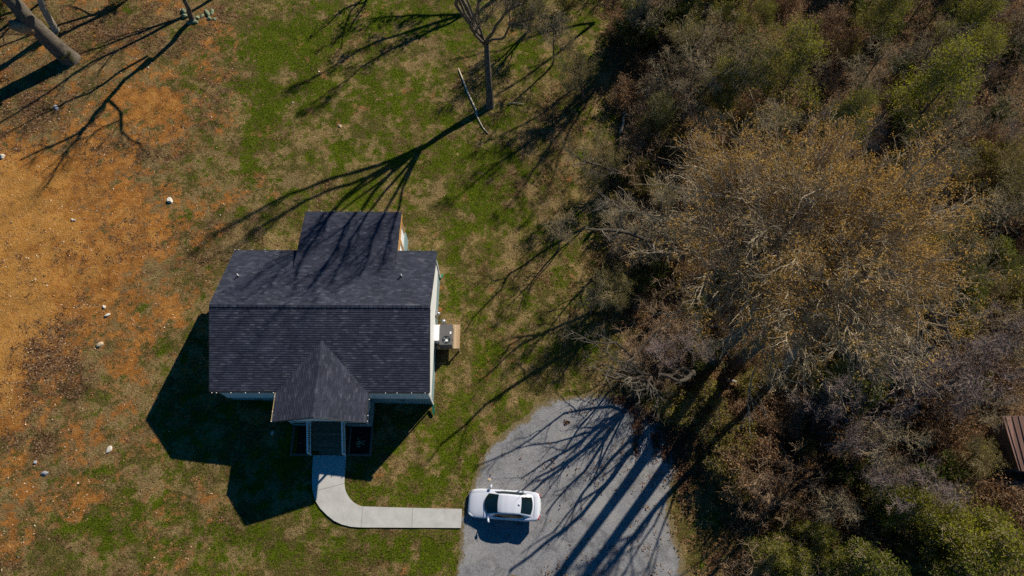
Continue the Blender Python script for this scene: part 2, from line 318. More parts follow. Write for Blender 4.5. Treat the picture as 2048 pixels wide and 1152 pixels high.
# concrete walk from the porch steps to the driveway
OUT = [(627, 911), (625, 940), (624.5, 965), (626, 983), (631, 1001), (641, 1017), (655, 1031), (669, 1042), (684, 1049), (702, 1053.5), (722, 1055), (824, 1055.5), (922, 1056)]
INN = [(693, 911), (691, 935), (689.5, 958), (689, 967), (690, 976), (693, 986), (699, 996), (706, 1003.5), (714, 1009), (719.5, 1011.5), (726, 1013), (825, 1016), (924, 1018)]
m, n, p = nt('concrete'); v = pos(n); f = noise(n, 1.4, 6, .7, v); f2 = noise(n, 40, 3, .8, v)
c_ = ramp(n, f, [(.3, (.36, .365, .36)), (.7, (.53, .53, .525))]); c_ = mix(n, .25, c_, ramp(n, f2, [(.35, (.28, .27, .25)), (.65, (.62, .6, .57))]))
n.links.new(c_, p.inputs['Base Color']); p.inputs['Roughness'].default_value = .85; bump(n, p, f2, .3, .01); M['concrete'] = m
def walk():
    root = empty('concrete_walk', gnd(660, 960), 'pale curved concrete walk from the porch steps to the gravel driveway', 'walk'); root['kind'] = 'structure'
    splits = [(0, 3), (3, 10), (10, 11), (11, 12)]
    for a, b in splits:
        mb = MB(); o3 = [gnd(*q) for q in OUT[a:b+1]]; i3 = [gnd(*q) for q in INN[a:b+1]]
        if a: s = .018; o3[0] = o3[0]+(o3[1]-o3[0])*s/np.linalg.norm(o3[1]-o3[0]); i3[0] = i3[0]+(i3[1]-i3[0])*s/np.linalg.norm(i3[1]-i3[0])
        up = np.array([0, 0, .09]); dn = np.array([0, 0, -.25])
        for k in range(len(o3)-1):
            A, B, Cc, D = o3[k], i3[k], i3[k+1], o3[k+1]
            mb.face([A+up, B+up, Cc+up, D+up][::-1]); mb.face([A+dn, A+up, D+up, D+dn][::-1]); mb.face([B+dn, B+up, Cc+up, Cc+dn])
        mb.face([o3[0]+dn, i3[0]+dn, i3[0]+up, o3[0]+up]); mb.face([o3[-1]+dn, i3[-1]+dn, i3[-1]+up, o3[-1]+up][::-1])
        mb.build('slab', M['concrete'], root)
walk()

# ------------------------------------------------------------------ house
M['shingle'] = make_shingle('asphalt_shingle')
def lap(name, c):                                    # horizontal lap siding: a fine step every 18 cm
    m, n, p = nt(name); v = pos(n); s = N(n, 'ShaderNodeSeparateXYZ'); n.links.new(v, s.inputs[0]); fr = math_(n, 'FRACT', math_(n, 'DIVIDE', s.outputs[2], .18))
    col = ramp(n, noise(n, 3, 4, .6, v), [(.3, [q*.93 for q in c]), (.7, c)]); col = mix(n, sstep(n, fr, .08, .0), col, [q*.75 for q in c])
    n.links.new(col, p.inputs['Base Color']); p.inputs['Roughness'].default_value = .5; bump(n, p, fr, .15, .01); return m
M['siding'] = lap('pale_siding', (.82, .84, .85)); M['skirt'] = simple('blue_green_skirt', (.20, .29, .31), .7, .12, 3)
M['white'] = simple('white_trim', (.78, .79, .78), .45, .05, 4); M['dark_trim'] = simple('dark_trim', (.05, .052, .058), .5, .2, 8)
M['timber'] = make_boards('raw_timber', (.46, .31, .17), .14, 'X', .25, .2); M['timber_o'] = simple('orange_timber', (.46, .25, .08), .7, .25, 9)
M['deck'] = make_boards('brown_decking', (.24, .155, .095), .14, 'Y', .3, .18); M['planterwood'] = simple('dark_stained_timber', (.14, .115, .095), .8, .3, 12, bmp=.4)
M['mulch'] = simple('black_mulch', (.018, .013, .010), .95, .6, 30, bmp=.9); M['metal'] = simple('grey_metal', (.36, .37, .38), .35, .15, 5, .7)
M['glass'] = simple('dark_glass', (.012, .018, .022), .06, .1, 2, spec=.9)
XL, XR, YF, YR, YB = -19.59, -5.34, 10.92, 16.06, 21.03; ZE, ZR, ZB = 4.7355, 6.98, 4.735
WL, WR, WF, WB = -19.35, -5.50, 11.10, 20.85; FLOOR = 2.15; TILT = -.0058
house = empty('house', ((WL+WR)/2, (WF+WB)/2, 1.0), 'one-storey pale house with dark shingled gable roof and a front porch', 'house')
def slab(mb, quad, uvs, th=.16, eave=(0, 1)):         # a roof slope: courses of shingle, each lapping the one below; thickness under them
    P = [np.array(q, float) for q in quad]; d = np.array([0, 0, -th]); U = [np.array(q, float) for q in uvs]
    i0, i1 = eave; i3, i2 = (i0-1) % 4, (i1+1) % 4; nr = max(1, round(np.linalg.norm((P[i3]+P[i2]-P[i0]-P[i1])/2)/.152)); up_ = np.array([0, 0, .014])
    for k in range(nr):
        ta, tb = k/nr, (k+1)/nr; A, B_ = P[i0]+(P[i3]-P[i0])*ta, P[i1]+(P[i2]-P[i1])*ta; D_, E_ = P[i0]+(P[i3]-P[i0])*tb, P[i1]+(P[i2]-P[i1])*tb
        ua, ub, ud, ue = U[i0]+(U[i3]-U[i0])*ta, U[i1]+(U[i2]-U[i1])*ta, U[i0]+(U[i3]-U[i0])*tb, U[i1]+(U[i2]-U[i1])*tb
        v0, v1 = k*.15+.001, k*.15+.149; Q_ = [A+up_, B_+up_, E_+up_*.15, D_+up_*.15]; V_ = [(ua[0], v0), (ub[0], v0), (ue[0], v1), (ud[0], v1)]
        mb.face(Q_, V_); mb.face([A-up_*.2, B_-up_*.2, B_+up_, A+up_], [(ua[0], v0)]*4)
    mb.face([q+d for q in P][::-1], [(0, 0)]*len(P))
    for k in range(len(P)):
        a, b = P[k], P[(k+1) % len(P)]; mb.face([a+d, b+d, b, a], [(0, 0)]*4)
kf = (ZR-ZE)/(YR-YF); kb = (ZR-ZB)/(YB-YR); kp = (6.077-4.70)/3.0; PX0, PX1, PXC, PYF = -15.30, -9.30, -12.30, 8.98
lf_ = math.hypot(1, kf)
def uvy(P, k, o): return [(q[0], (q[1]-o)*math.hypot(1, k)) for q in P]
# main front slope is cut where the porch roof sits on it
vy = YF+(4.70-ZE)/kf; vy = max(vy, YF)
roof = MB()
vl = (PX0+.02, YF, ZE); vt = (PXC, YF+(6.077-ZE)/kf, 6.077)
Pq = [(XL, YF, ZE), (XR, YF, ZE), (XR, YR, ZR), (XL, YR, ZR)]; slab(roof, Pq, uvy(Pq, kf, YF))
Pq = [(XR, YB, ZB), (XL, YB, ZB), (XL, YR+.001, ZR), (XR, YR+.001, ZR)]; slab(roof, Pq, [(-q[0], -(q[1]-YB)*math.hypot(1, kb)) for q in Pq])
roof_o = roof.build('roof', M['shingle'], house)
cap = MB()
for k in range(47):
    x = XL+.02+k*.3035; cap.hexa([(x, YR-.17, ZR-.055), (x+.30, YR-.17, ZR-.055), (x+.30, YR+.17, ZR-.058), (x, YR+.17, ZR-.058), (x, YR-.16, ZR-.04), (x+.30, YR-.16, ZR-.052), (x+.30, YR+.16, ZR-.052), (x, YR+.16, ZR-.04)])
    cap.hexa([(x, YR-.165, ZR-.06), (x+.30, YR-.165, ZR-.06), (x+.30, YR, ZR+.006), (x, YR, ZR+.006), (x, YR-.165, ZR-.03), (x+.30, YR-.165, ZR-.045), (x+.30, YR, ZR+.022), (x, YR, ZR+.036)])
    cap.hexa([(x, YR, ZR+.006), (x+.30, YR, ZR+.006), (x+.30, YR+.165, ZR-.06), (x, YR+.165, ZR-.06), (x, YR, ZR+.036), (x+.30, YR, ZR+.022), (x+.30, YR+.165, ZR-.045), (x, YR+.165, ZR-.03)])
cap.build('ridge_cap', M['shingle'], roof_o, world=False).location = (0, 0, 0)
# porch gable roof (ridge runs north-south) and rear room roof
pr = MB(); yt = YF+(6.077-ZE)/kf; yv = YF+(4.70-ZE)/kf
for sx, xe in ((-1, PX0), (1, PX1)):
    ze = 4.70; P4 = [(PXC, PYF, 6.077), (PXC, yt, 6.077), (xe, max(yv, YF-.02), ze), (xe, PYF-.02, ze)]
    if sx > 0: P4 = P4[::-1]
    slab(pr, P4, [(q[1]*1.0, abs(q[0]-xe)*math.hypot(1, kp)) for q in P4], .15, (2, 3) if sx < 0 else (0, 1))
porch_roof = pr.build('porch_roof', M['shingle'], house)
rr = MB(); AX0, AX1, AYB, AZB, AYM = -15.02, -8.06, 24.24, 4.62, 19.26; AZM = ZR-(AYM-YR)*kb+.01
Pq = [(AX1, AYB, AZB), (AX0, AYB, AZB), (AX0, AYM, AZM), (AX1, AYM, AZM)]; slab(rr, Pq, [(-q[0], -(q[1]-AYB)) for q in Pq], .14)
rr.build('rear_roof', M['shingle'], house)
# walls: body box with gable ends, skirting below the floor line
zt = lambda y: (ZE+(y-YF)*kf if y < YR else ZR-(y-YR)*kb)-.20
wl = MB()
for x, s in ((WL, 1), (WR, -1)):
    P5 = [(x, WF, FLOOR), (x, WB, FLOOR), (x, WB, zt(WB)), (x, YR, zt(YR)), (x, WF, zt(WF))]; wl.face(P5[::-1] if s < 0 else P5[::-1])
wl.face([(WL, WF, FLOOR), (WR, WF, FLOOR), (WR, WF, zt(WF)), (WL, WF, zt(WF))]); wl.face([(WR, WB, FLOOR), (WL, WB, FLOOR), (WL, WB, zt(WB)), (WR, WB, zt(WB))])
wl.face([(WL, WF, FLOOR), (WL, WB, FLOOR), (WR, WB, FLOOR), (WR, WF, FLOOR)])
walls = wl.build('wall', M['siding'], house)
sk = MB(); i = .03; sk.box(WL+i, WR-i, WF+i, WB-i, .1, FLOOR-.002); sk.build('foundation_skirt', M['skirt'], house)
fs = MB()
for y, z in ((YF-.035, ZE), (YB+.035, ZB)):
    segs = [(XL, PX0+.02), (PX1-.02, XR)] if y < YR else [(XL, AX0-.0), (AX1, XR)]
    for a, b in segs: fs.box(a, b, y-.02, y+.02, z-.20, z-.01)
for x in (XL-.022, XR+.022):
    for (ya, za), (yb_, zb_) in (((YF, ZE), (YR, ZR)), ((YR, ZR), (YB, ZB))): fs.bar((x, ya, za-.10), (x, yb_, zb_-.10), .035, .19)
fs.build('fascia', M['dark_trim'], house)
pf = MB(); pf.bar((PX0-.02, PYF-.02, 4.62), (PX0-.02, YF-.05, 4.62), .05, .17); pf.build('porch_fascia', simple('yellow_pine', (.55, .42, .20), .6, .2, 9), house)
pf = MB(); pf.bar((PX1+.02, PYF-.02, 4.62), (PX1+.02, YF-.05, 4.62), .04, .17)
for xe in (PX0, PX1): pf.bar((xe, PYF-.03, 4.61), (PXC, PYF-.03, 5.985), .04, .17)
pf.build('porch_trim', M['dark_trim'], house)
gb = MB(); gb.face([(PX0+.25, PYF+.12, 4.58), (PX1-.25, PYF+.12, 4.58), (PXC, PYF+.12, 5.88)]); gb.face([(PX0+.25, PYF+.16, 4.58), (PX1-.25, PYF+.16, 4.58), (PXC, PYF+.16, 5.88)][::-1]); gb.box(PX0+.25, PX1-.25, PYF+.10, PYF+.26, 4.36, 4.575); gb.build('porch_gable', M['siding'], house)
cb = MB()
for x in (WR+.02, WL-.02):
    for y in (WF, WB): cb.box(x-.03, x+.03, y-.03, y+.06, FLOOR-.02, zt(y)+.01)
cb.build('corner_board', M['white'], house)
gv = MB(); gv.tube([(WR-.02, YR+.05, 5.75), (WR+.05, YR+.05, 5.75)], .30, 18); gvo = gv.build('gable_vent', M['dark_trim'], house)
g2 = MB()
for k in range(7): g2.box(WR+.05, WR+.065, YR+.05-.22, YR+.05+.22, 5.55+k*.06, 5.575+k*.06)
g2.build('louvre', M['metal'], gvo, world=False)
def vent_pipe(x, y):
    z = ZR-(y-YR)*kb; b = MB(); b.cyl(x, y, z-.05, z+.36, .05, 12); b.tube([(x, y, z+.36), (x, y, z+.34)], [.035, .035], 10); o = b.build('vent_pipe', M['white'], house, True)
    c = MB(); c.tube([(x, y, z-.02), (x, y, z+.03), (x, y, z+.09)], [.16, .12, .06], 12); c.build('flashing', M['dark_trim'], o, world=False)
vent_pipe(-18.51, 18.55); vent_pipe(-7.49, 18.60)
fv = MB()
for x in (-17.5, -7.6): fv.box(x-.22, x+.22, WF-.01, WF+.05, 1.55, 1.75)
fv.build('crawl_vent', M['metal'], house)
def window(x0, x1, y, z0, z1, s):
    b = MB(); b.box(x0-.07, x1+.07, y-.03*s-.02, y-.03*s+.02, z0-.07, z1+.07); f = b.build('window', M['white'], house)
    q = MB(); q.box(x0, x1, y-.055*s-.004, y-.055*s+.004, z0, (z0+z1)/2-.02); q.box(x0, x1, y-.055*s-.004, y-.055*s+.004, (z0+z1)/2+.02, z1); q.build('pane', M['glass'], f, world=False)
# porch deck, posts, rails, steps, door
DX0, DX1, DYF, DZ = -15.0, -9.62, 9.38, 1.95; SX0, SX1 = -13.55, -11.32
d = MB(); d.box(DX0, DX1, DYF, WF-.004, DZ-.06, DZ); d.build('porch_deck', M['deck'], house)
d = MB(); d.box(DX1-.06, DX1, DYF+.05, WF-.01, .4, DZ-.064); d.box(SX1, DX1-.061, DYF+.05, DYF+.11, .4, DZ-.064); d.build('porch_skirt', M['skirt'], house); d = MB(); d.box(DX0, DX0+.06, DYF+.05, WF-.01, .7, DZ-.064); d.box(DX0+.061, SX0, DYF+.05, DYF+.11, .7, DZ-.064); d.build('porch_skirt', M['skirt'], house)
for x in (DX0+.12, SX0-.06, SX1+.06, DX1-.12):
    d = MB(); d.box(x-.06, x+.06, DYF+.04, DYF+.16, DZ-.3, 4.37); d.build('porch_post', M['white'], house)
def railing(a, b, dz=.92, nb=10, m='white'):
    a = np.array(a, float); b = np.array(b, float); r = MB(); up = np.array([0, 0, dz]); lo = np.array([0, 0, .10]); r.bar(a+up, b+up, .10, .05); r.bar(a+lo, b+lo, .05, .06); o = r.build('railing', M[m], house)
    q = MB()
    for k in range(nb):
        t = (k+.5)/nb; c = a+(b-a)*t; q.box(c[0]-.017, c[0]+.017, c[1]-.017, c[1]+.017, c[2]+.12, c[2]+dz-.03)
    q.build('balusters', M[m], o, world=False)
railing((DX0+.20, DYF+.10, DZ), (SX0-.14, DYF+.10, DZ), nb=9); railing((SX1+.14, DYF+.10, DZ), (DX1-.20, DYF+.10, DZ), nb=10)
railing((DX1-.08, DYF+.2, DZ), (DX1-.08, WF-.1, DZ), nb=10); railing((DX0+.08, DYF+.2, DZ), (DX0+.08, WF-.1, DZ), nb=10)
railing((SX0-.04, DYF, DZ), (SX0-.04, 7.5, 1.05), nb=14); railing((SX1+.04, DYF, DZ), (SX1+.04, 7.5, .90), nb=14)
for x, zb_ in ((SX0-.04, 1.02), (SX1+.04, .85)):
    d = MB(); d.box(x-.05, x+.05, 7.42, 7.52, zb_-.2, zb_+1.0); d.build('newel_post', M['white'], house)
st = MB(); ns = 6
for k in range(ns):
    y1 = DYF-.002-k*.325; z = DZ-(k+1)*.155; st.box(SX0+.01, SX1-.01, y1-.325, y1, z-.05, z); st.box(SX0+.02, SX1-.02, y1-.02, y1-.004, z-.002, z+.11)
st.box(SX0+.012, SX0+.06, 7.46, DYF-.01, .5, .96); st.box(SX1-.06, SX1-.012, 7.46, DYF-.01, .5, .96)
st.build('steps', M['deck'], house)
dr = MB(); dr.box(-12.9, -11.95, WF-.05, WF+.02, DZ+.1, DZ+2.15); dro = dr.build('front_door', simple('door_paint', (.10, .16, .20), .4, .1), house)
dk = MB(); dk.tube([(-12.05, WF-.10, DZ+1.1), (-12.05, WF-.04, DZ+1.1)], .03, 8); dk.build('handle', M['metal'], dro, world=False)
# rear room of timber under the lean-to roof
rb = MB(); rb.box(-14.75, -8.22, WB+.01, 23.9, 2.0, 4.55); rb.build('rear_room_wall', M['siding'], house)
rb = MB(); rb.box(-14.7, -8.12, WB+.01, 23.95, .2, 2.0); rb.build('rear_room_skirt', M['skirt'], house)
rb = MB(); rb.bar((-8.10, WB+.05, 4.25), (-8.10, AYB-.02, 4.25), .07, .30)
for y in (WB+.1, 22.4, 23.84): rb.box(-8.19, -8.11, y-.045, y+.045, 2.162, 4.09)
rb.build('timber_frame', M['timber_o'], house)
# everything built for the house turns a hair with it
def spin(ob):
    ob.rotation_euler = (0, 0, TILT)
spin(house)

def light_string(label, pts):
    root = empty('light_string', pts[0], label, 'string lights', 'strings of small bulbs clipped along the eaves')
    mb = MB(); mb.tube(pts, .006, 4); mb.build('cord', M['dark_trim'], root)
    return root
def bulbs(root, L):
    me = None
    for P in L:
        if me is None:
            b = MB(); b.tube([(0, 0, -.035), (0, 0, 0), (0, 0, .035), (0, 0, .075)], [.012, .028, .036, .008], 8); o = b.build('bulb', M['bulb'], None, True); me = o.data
        else: o = bpy.data.objects.new('bulb', me); C.objects.link(o)
        o.parent = root; o.location = Vector(P)-root.location
M['bulb'] = simple('clear_bulb', (.82, .83, .82), .15, .03, 2, spec=.8)
def eave(label, us, y, z):
    L = []
    for u in us:
        d = ray(u, 576); # solve x on the eave line
        x = None
        d0 = np.array([0, 0, H]); t = (z-H)/1.0
        # column u: x/depth = (u-1024)/F
        P = np.array([0., y, z]); dep = (P-d0) @ FW; x = (u-1024)/F*dep
        L.append((x, y, z))
    r = light_string(label, [(L[0][0]-.1, y, z-.03)]+[(q[0], y, z-.03) for q in L]+[(L[-1][0]+.1, y, z-.03)]); bulbs(r, L)
eave('small clear bulbs along the back eave left of the rear room', [470, 477.6, 504, 530, 555.6, 577.7], YB+.08, ZB+.0)
eave('small clear bulbs along the back eave right of the rear room', [797, 817, 840, 865], YB+.05, ZB+.0)
eave('small clear bulbs along the far eave of the rear room', [618, 643, 668.5, 694, 720, 746, 772, 793], AYB+.05, AZB+.0)
eave('small clear bulbs along the front eave left of the porch', [424, 433, 462, 491, 518.6, 547], YF-.09, ZE-.02)
eave('small clear bulbs along the front eave right of the porch', [771, 794, 823, 850], YF-.11, ZE-.02)
LP = [(PX1+.07, y, 4.68) for y in (10.4, 9.35, 9.0)]; r_ = light_string('small clear bulbs along the right eave of the porch roof', [(PX1+.07, 10.8, 4.65), (PX1+.07, 8.95, 4.65)]); bulbs(r_, LP)
LP = [(PX0-.07, y, 4.68) for y in (10.6, 9.6, 8.98)]; r_ = light_string('small clear bulbs along the left eave of the porch roof', [(PX0-.07, 10.8, 4.65), (PX0-.07, 8.95, 4.65)]); bulbs(r_, LP)

# planters, unit, platform, meter, downspouts
def planter(x0, x1, y0, y1, zt_, label):
    r = empty('planter_box', ((x0+x1)/2, (y0+y1)/2, zt_-.3), label, 'planter', 'ground beds framed in dark timber beside the steps')
    b = MB(); t = .12; b.box(x0, x1, y0, y0+t, zt_-.5, zt_); b.box(x0, x0+t, y0+t, y1, zt_-.5, zt_-.003); b.box(x1-t, x1, y0+t, y1, zt_-.5, zt_-.003); b.build('frame', M['planterwood'], r)
    b = MB(); b.box(x0+t-.01, x1-t+.01, y0+t-.01, y1, zt_-.5, zt_-.10); b.build('mulch', M['mulch'], r)
planter(-15.02, -13.68, 7.40, 9.36, 1.24, 'dark timber bed of black mulch left of the porch steps'); planter(-11.18, -9.60, 7.42, 9.36, .98, 'dark timber bed of black mulch right of the porch steps')
plat = empty('equipment_platform', (-4.8, 15.9, .4), 'raised wooden platform of pale planks under the air conditioner', 'platform')
for k in range(14):
    x = -5.70+k*.138; b = MB(); b.box(x, x+.130, 14.98, 16.80, 1.14, 1.18); b.build('plank', M['plank'+str(k % 3)] if ('plank'+str(k % 3)) in M else M.setdefault('plank'+str(k % 3), simple('plank%d' % (k % 3), [(.50, .36, .22), (.42, .29, .17), (.58, .44, .29)][k % 3], .75, .22, 11)), plat)
for x, y in ((-5.6, 15.05), (-3.85, 15.05), (-5.6, 16.72), (-3.85, 16.72)): b = MB(); b.box(x-.05, x+.05, y-.05, y+.05, .1, 1.05); b.build('leg', M['timber'], plat)
b = MB(); b.box(-5.72, -3.76, 14.96, 15.0, 1.0, 1.137); b.box(-5.72, -3.76, 16.78, 16.82, 1.0, 1.137); b.build('joist', M['timber'], plat)
ac = empty('air_conditioner', (-4.7, 15.7, 1.18), 'dark grey packaged air conditioner with round fan on wooden platform', 'air conditioner')
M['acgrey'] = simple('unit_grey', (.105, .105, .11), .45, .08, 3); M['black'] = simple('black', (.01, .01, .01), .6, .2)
AX, BX, AY, BY, AZ0, AZ1 = -5.13, -4.24, 14.94, 16.46, 1.184, 2.18; fx, fy, fr_ = -4.66, 15.30, .30
b = MB(); b.box(AX+.01, BX-.01, AY+.01, BY-.01, AZ0, AZ1-.03); 
ringn = 32; outer = []; inner = []
b.build('casing', M['acgrey'], ac, bevel=.01)
b = MB()
for k in range(ringn):                                # top panel with its round fan opening
    a0, a1 = 2*math.pi*k/ringn, 2*math.pi*(k+1)/ringn
    def sq(a):
        c, s = math.cos(a), math.sin(a); t = min(((BX-fx) if c > 0 else (fx-AX))/max(abs(c), 1e-6), ((BY-fy) if s > 0 else (fy-AY))/max(abs(s), 1e-6)); return (fx+c*t, fy+s*t, AZ1)
    i0 = (fx+fr_*math.cos(a0), fy+fr_*math.sin(a0), AZ1); i1 = (fx+fr_*math.cos(a1), fy+fr_*math.sin(a1), AZ1)
    b.face([i0, sq(a0), sq(a1), i1]); b.face([(i0[0], i0[1], AZ1-.028), i0, i1, (i1[0], i1[1], AZ1-.028)]); s0 = sq(a0); s1 = sq(a1); b.face([s0, (s0[0], s0[1], AZ1-.05), (s1[0], s1[1], AZ1-.05), s1])
for cx, cy in ((AX, AY), (BX, AY), (AX, BY), (BX, BY)):
    # fill the square's corners left out by the fan ring
    a = math.atan2(cy-fy, cx-fx) % (2*math.pi); k = int(a/(2*math.pi/ringn)); p0 = sq(2*math.pi*k/ringn); p1 = sq(2*math.pi*(k+1)/ringn); b.face([p0, (cx, cy, AZ1), p1])
b.build('top_panel', M['acgrey'], ac)
b = MB(); b.tube([(fx, fy, AZ1-.029), (fx, fy, AZ1-.024)], .29, 24); b.build('fan_well', M['black'], ac)
b = MB()
for k in range(4):
    a = k*math.pi/2+.5; c, s = math.cos(a), math.sin(a); c2, s2 = math.cos(a+.75), math.sin(a+.75)
    P4 = [(fx+.05*c, fy+.05*s, AZ1-.018), (fx+.26*c, fy+.26*s, AZ1-.018), (fx+.26*c2, fy+.26*s2, AZ1-.008), (fx+.05*c2, fy+.05*s2, AZ1-.008)]; b.face(P4); b.face([(q[0], q[1], q[2]-.002) for q in P4][::-1])
b.build('fan', simple('fan_metal', (.16, .2, .23), .35, .1, 3, .6), ac)
b = MB(); b.tube([(fx+.03, fy-.05, AZ1-.01), (fx+.03, fy-.05, AZ1+.03)], [.10, .085], 16); b.build('fan_hub', M['white'], ac)
b = MB(); b.box(-4.42, -4.31, 15.74, 15.92, AZ1+.001, AZ1+.006); b.build('rating_sticker', M['white'], ac)
b = MB(); b.box(BX-.008, BX+.03, 15.45, 15.75, 1.5, 2.1); b.build('access_cover', M['metal'], ac)
b = MB(); b.box(AX-.45, AX+.008, 15.26, 16.44, 1.45, 2.12); b.build('duct', simple('duct_white', (.85, .86, .86), .35, .04, 2), ac, bevel=.01)
mt = empty('electric_meter', (-5.35, 17.25, 1.0), 'round grey electric meter and box on the sunny side wall', 'meter')
b = MB(); b.box(-5.5, -5.36, 17.05, 17.45, 1.7, 2.5); b.build('meter_box', M['metal'], mt, bevel=.01)
b = MB(); b.tube([(-5.36, 17.25, 2.25), (-5.16, 17.25, 2.25)], [.11, .10], 14); b.build('dial', simple('meter_glass', (.4, .42, .45), .1, .1, 3, spec=.9), mt, True)
b = MB(); b.tube([(-5.42, 17.12, 1.7), (-5.42, 17.12, .3)], .03, 8); b.build('conduit', M['metal'], mt)
tk = MB(); tk.tube([(-5.02, 17.02, .62), (-5.02, 17.02, .72), (-5.02, 17.02, 1.25), (-5.02, 17.02, 1.34)], [.13, .19, .19, .10], 16); tag(tk.build('grey_tank', M['metal'], None, True), 'small grey metal canister behind the air conditioner platform', 'canister')
M['green'] = simple('green_plastic', (.02, .17, .10), .45, .1, 4)
for lab, x, y in (('green downspout elbow at the front right corner of the house', WR-.03, WF-.12), ('green downspout elbow at the back right corner of the house', WR+.08, WB-.25)):
    r = empty('downspout', (x, y, .5), lab, 'downspout', 'green elbowed downspouts'); b = MB()
    if y < 15: b.bar((x, y, 4.5), (x, y, .75), .09, .07); b.build('pipe', M['white'], r); b = MB(); b.bar((x, y, .80), (x+.04, y-.62, .58), .16, .12); b.build('elbow', M['green'], r)
    else: b.bar((x, y+.1, 4.4), (x, y+.1, .8), .09, .07); b.build('pipe', M['white'], r); b = MB(); b.bar((x-.02, y+.05, .8), (x+.15, y+.45, .6), .13, .1); b.build('elbow', M['green'], r)
# ------------------------------------------------------------------ car
M['paint'] = simple('white_car_paint', (.66, .70, .80), .25, .02, 2, spec=.6)
M['paint'].node_tree.nodes['Principled BSDF'].inputs['Coat Weight'].default_value = .6
M['rubber'] = simple('rubber', (.02, .02, .02), .8, .2); M['cglass'] = simple('tinted_glass', (.006, .016, .020), .05, .1, 2, spec=.8)
M['tail'] = simple('tail_lens', (.35, .01, .015), .2, .1); M['head'] = simple('head_lens', (.55, .58, .62), .1, .2, 8, spec=.9); M['alloy'] = simple('alloy', (.5, .5, .52), .3, .1, 4, .8)
def itp(x, T): 
    T = sorted(T); return float(np.interp(x, [a for a, _ in T], [b for _, b in T]))
def build_car():
    gz = g(-.476, 4.247); car = empty('parked_car', (-.476, 4.247, gz+.03), 'white four-door sedan parked on the gravel at the end of the walk', 'car')
    car.rotation_euler = (0, 0.077, math.pi-.0698-.0); car.scale = (1, 1.045, 1)
    def put(o): return o
    ST = [(2.425, .50, .56, .60, .40), (2.38, .66, .63, .68, .27), (2.26, .79, .69, .745, .22), (2.05, .865, .73, .80, .22), (1.86, .89, .755, .83, .24), (1.80, .90, .76, .84, .60), (1.45, .91, .80, .885, .70), (1.10, .915, .85, .92, .60), (1.04, .915, .86, .92, .22), (.6, .915, .885, .93, .20), (0, .915, .90, .94, .20), (-.6, .92, .915, .95, .20), (-.98, .925, .93, .96, .22), (-1.04, .925, .935, .96, .60), (-1.38, .925, .95, .985, .70), (-1.72, .91, .96, 1.01, .60), (-1.78, .905, .96, 1.02, .24), (-2.05, .88, .965, 1.045, .24), (-2.25, .84, .955, 1.03, .27), (-2.37, .77, .90, .96, .32), (-2.43, .66, .66, .70, .40)]
    V = []; n = 13
    for x, w_, zs, zc, zl in ST:
        half = [(w_*.95, zl), (w_*.995, max(zl+.04, .42)), (w_, max(.62, zl+.06) if zl < .5 else zl+.05), (w_*.985, zs-.05), (w_*.93, zs), (w_*.55, zs+(zc-zs)*.75)]
        ring = [(x, -y, z) for y, z in half] + [(x, 0, zc)] + [(x, y, z) for y, z in half[::-1]]
        V += ring
    Fs = [(i*n+j, i*n+j+1, (i+1)*n+j+1, (i+1)*n+j) for i in range(len(ST)-1) for j in range(n-1)]
    Fs.append(tuple(range(n))[::-1]); Fs.append(tuple((len(ST)-1)*n+j for j in range(n)))
    me = bpy.data.meshes.new('body'); me.from_pydata(V, [], Fs); me.polygons.foreach_set('use_smooth', [True]*len(Fs)); me.update()
    body = link('body', me, M['paint'], car, False); s = body.modifiers.new('s', 'SUBSURF'); s.levels = 2; s.render_levels = 2
    zc = [(1.34, .925), (1.1, 1.035), (.75, 1.20), (.36, 1.37), (.1, 1.43), (-.3, 1.455), (-.8, 1.435), (-1.17, 1.375), (-1.5, 1.25), (-2.0, 1.045)]
    zb = [(1.34, .90), (0, .92), (-1.2, .96), (-2.0, 1.0)]; wr = [(1.34, .66), (.36, .575), (-.3, .57), (-1.17, .545), (-2.0, .60)]; wb = [(1.34, .70), (.9, .79), (0, .84), (-1.2, .82), (-2.0, .68)]
    def S(x, t, off=0.):
        a = abs(t); sg = 1 if t >= 0 else -1; c = itp(x, zc); b = itp(x, zb); r = max(b, c-.035); W_, B = itp(x, wr), itp(x, wb)
        if a <= .6: y = W_*a/.6; z = r+(c-r)*(1-(a/.6)**2)
        else: k = (a-.6)/.4; y = W_+(B-W_)*k; z = r+(b-.03-r)*k+.02*math.sin(k*math.pi)
        ff = min(1, max(0, (x-.1)/1.2)); rf = min(1, max(0, (-x-.9)/1.0)); bx = x-.34*ff*(y/.7)**2*1.0+.16*rf*(y/.65)**2
        nx_ = .45*ff-.35*rf; nz = 1-.75*max(0, (a-.6)/.4) if a > .6 else 1; ny = sg*(.12 if a <= .6 else .8)
        return (bx+nx_*off, sg*y+ny*off, z+nz*off)
    def patch(name, x0, x1, t0, t1, nx_, nt_, m, off, shape=None, par=car):
        V = [S(x0+(x1-x0)*i/nx_, (t0+(t1-t0)*j/nt_) if not shape else shape(i/nx_, j/nt_), off) for i in range(nx_+1) for j in range(nt_+1)]
        Fs = [(i*(nt_+1)+j, i*(nt_+1)+j+1, (i+1)*(nt_+1)+j+1, (i+1)*(nt_+1)+j) for i in range(nx_) for j in range(nt_)]
        me = bpy.data.meshes.new(name); me.from_pydata(V, [], Fs); me.polygons.foreach_set('use_smooth', [True]*len(Fs)); me.update(); return link(name, me, m, par, False)
    patch('roof', 1.34, -2.0, -1, 1, 40, 24, M['paint'], 0)
    patch('windshield', 1.30, .36, -.57, .57, 14, 14, M['cglass'], .006); patch('rear_window', -1.20, -1.93, -.54, .54, 10, 14, M['cglass'], .006)
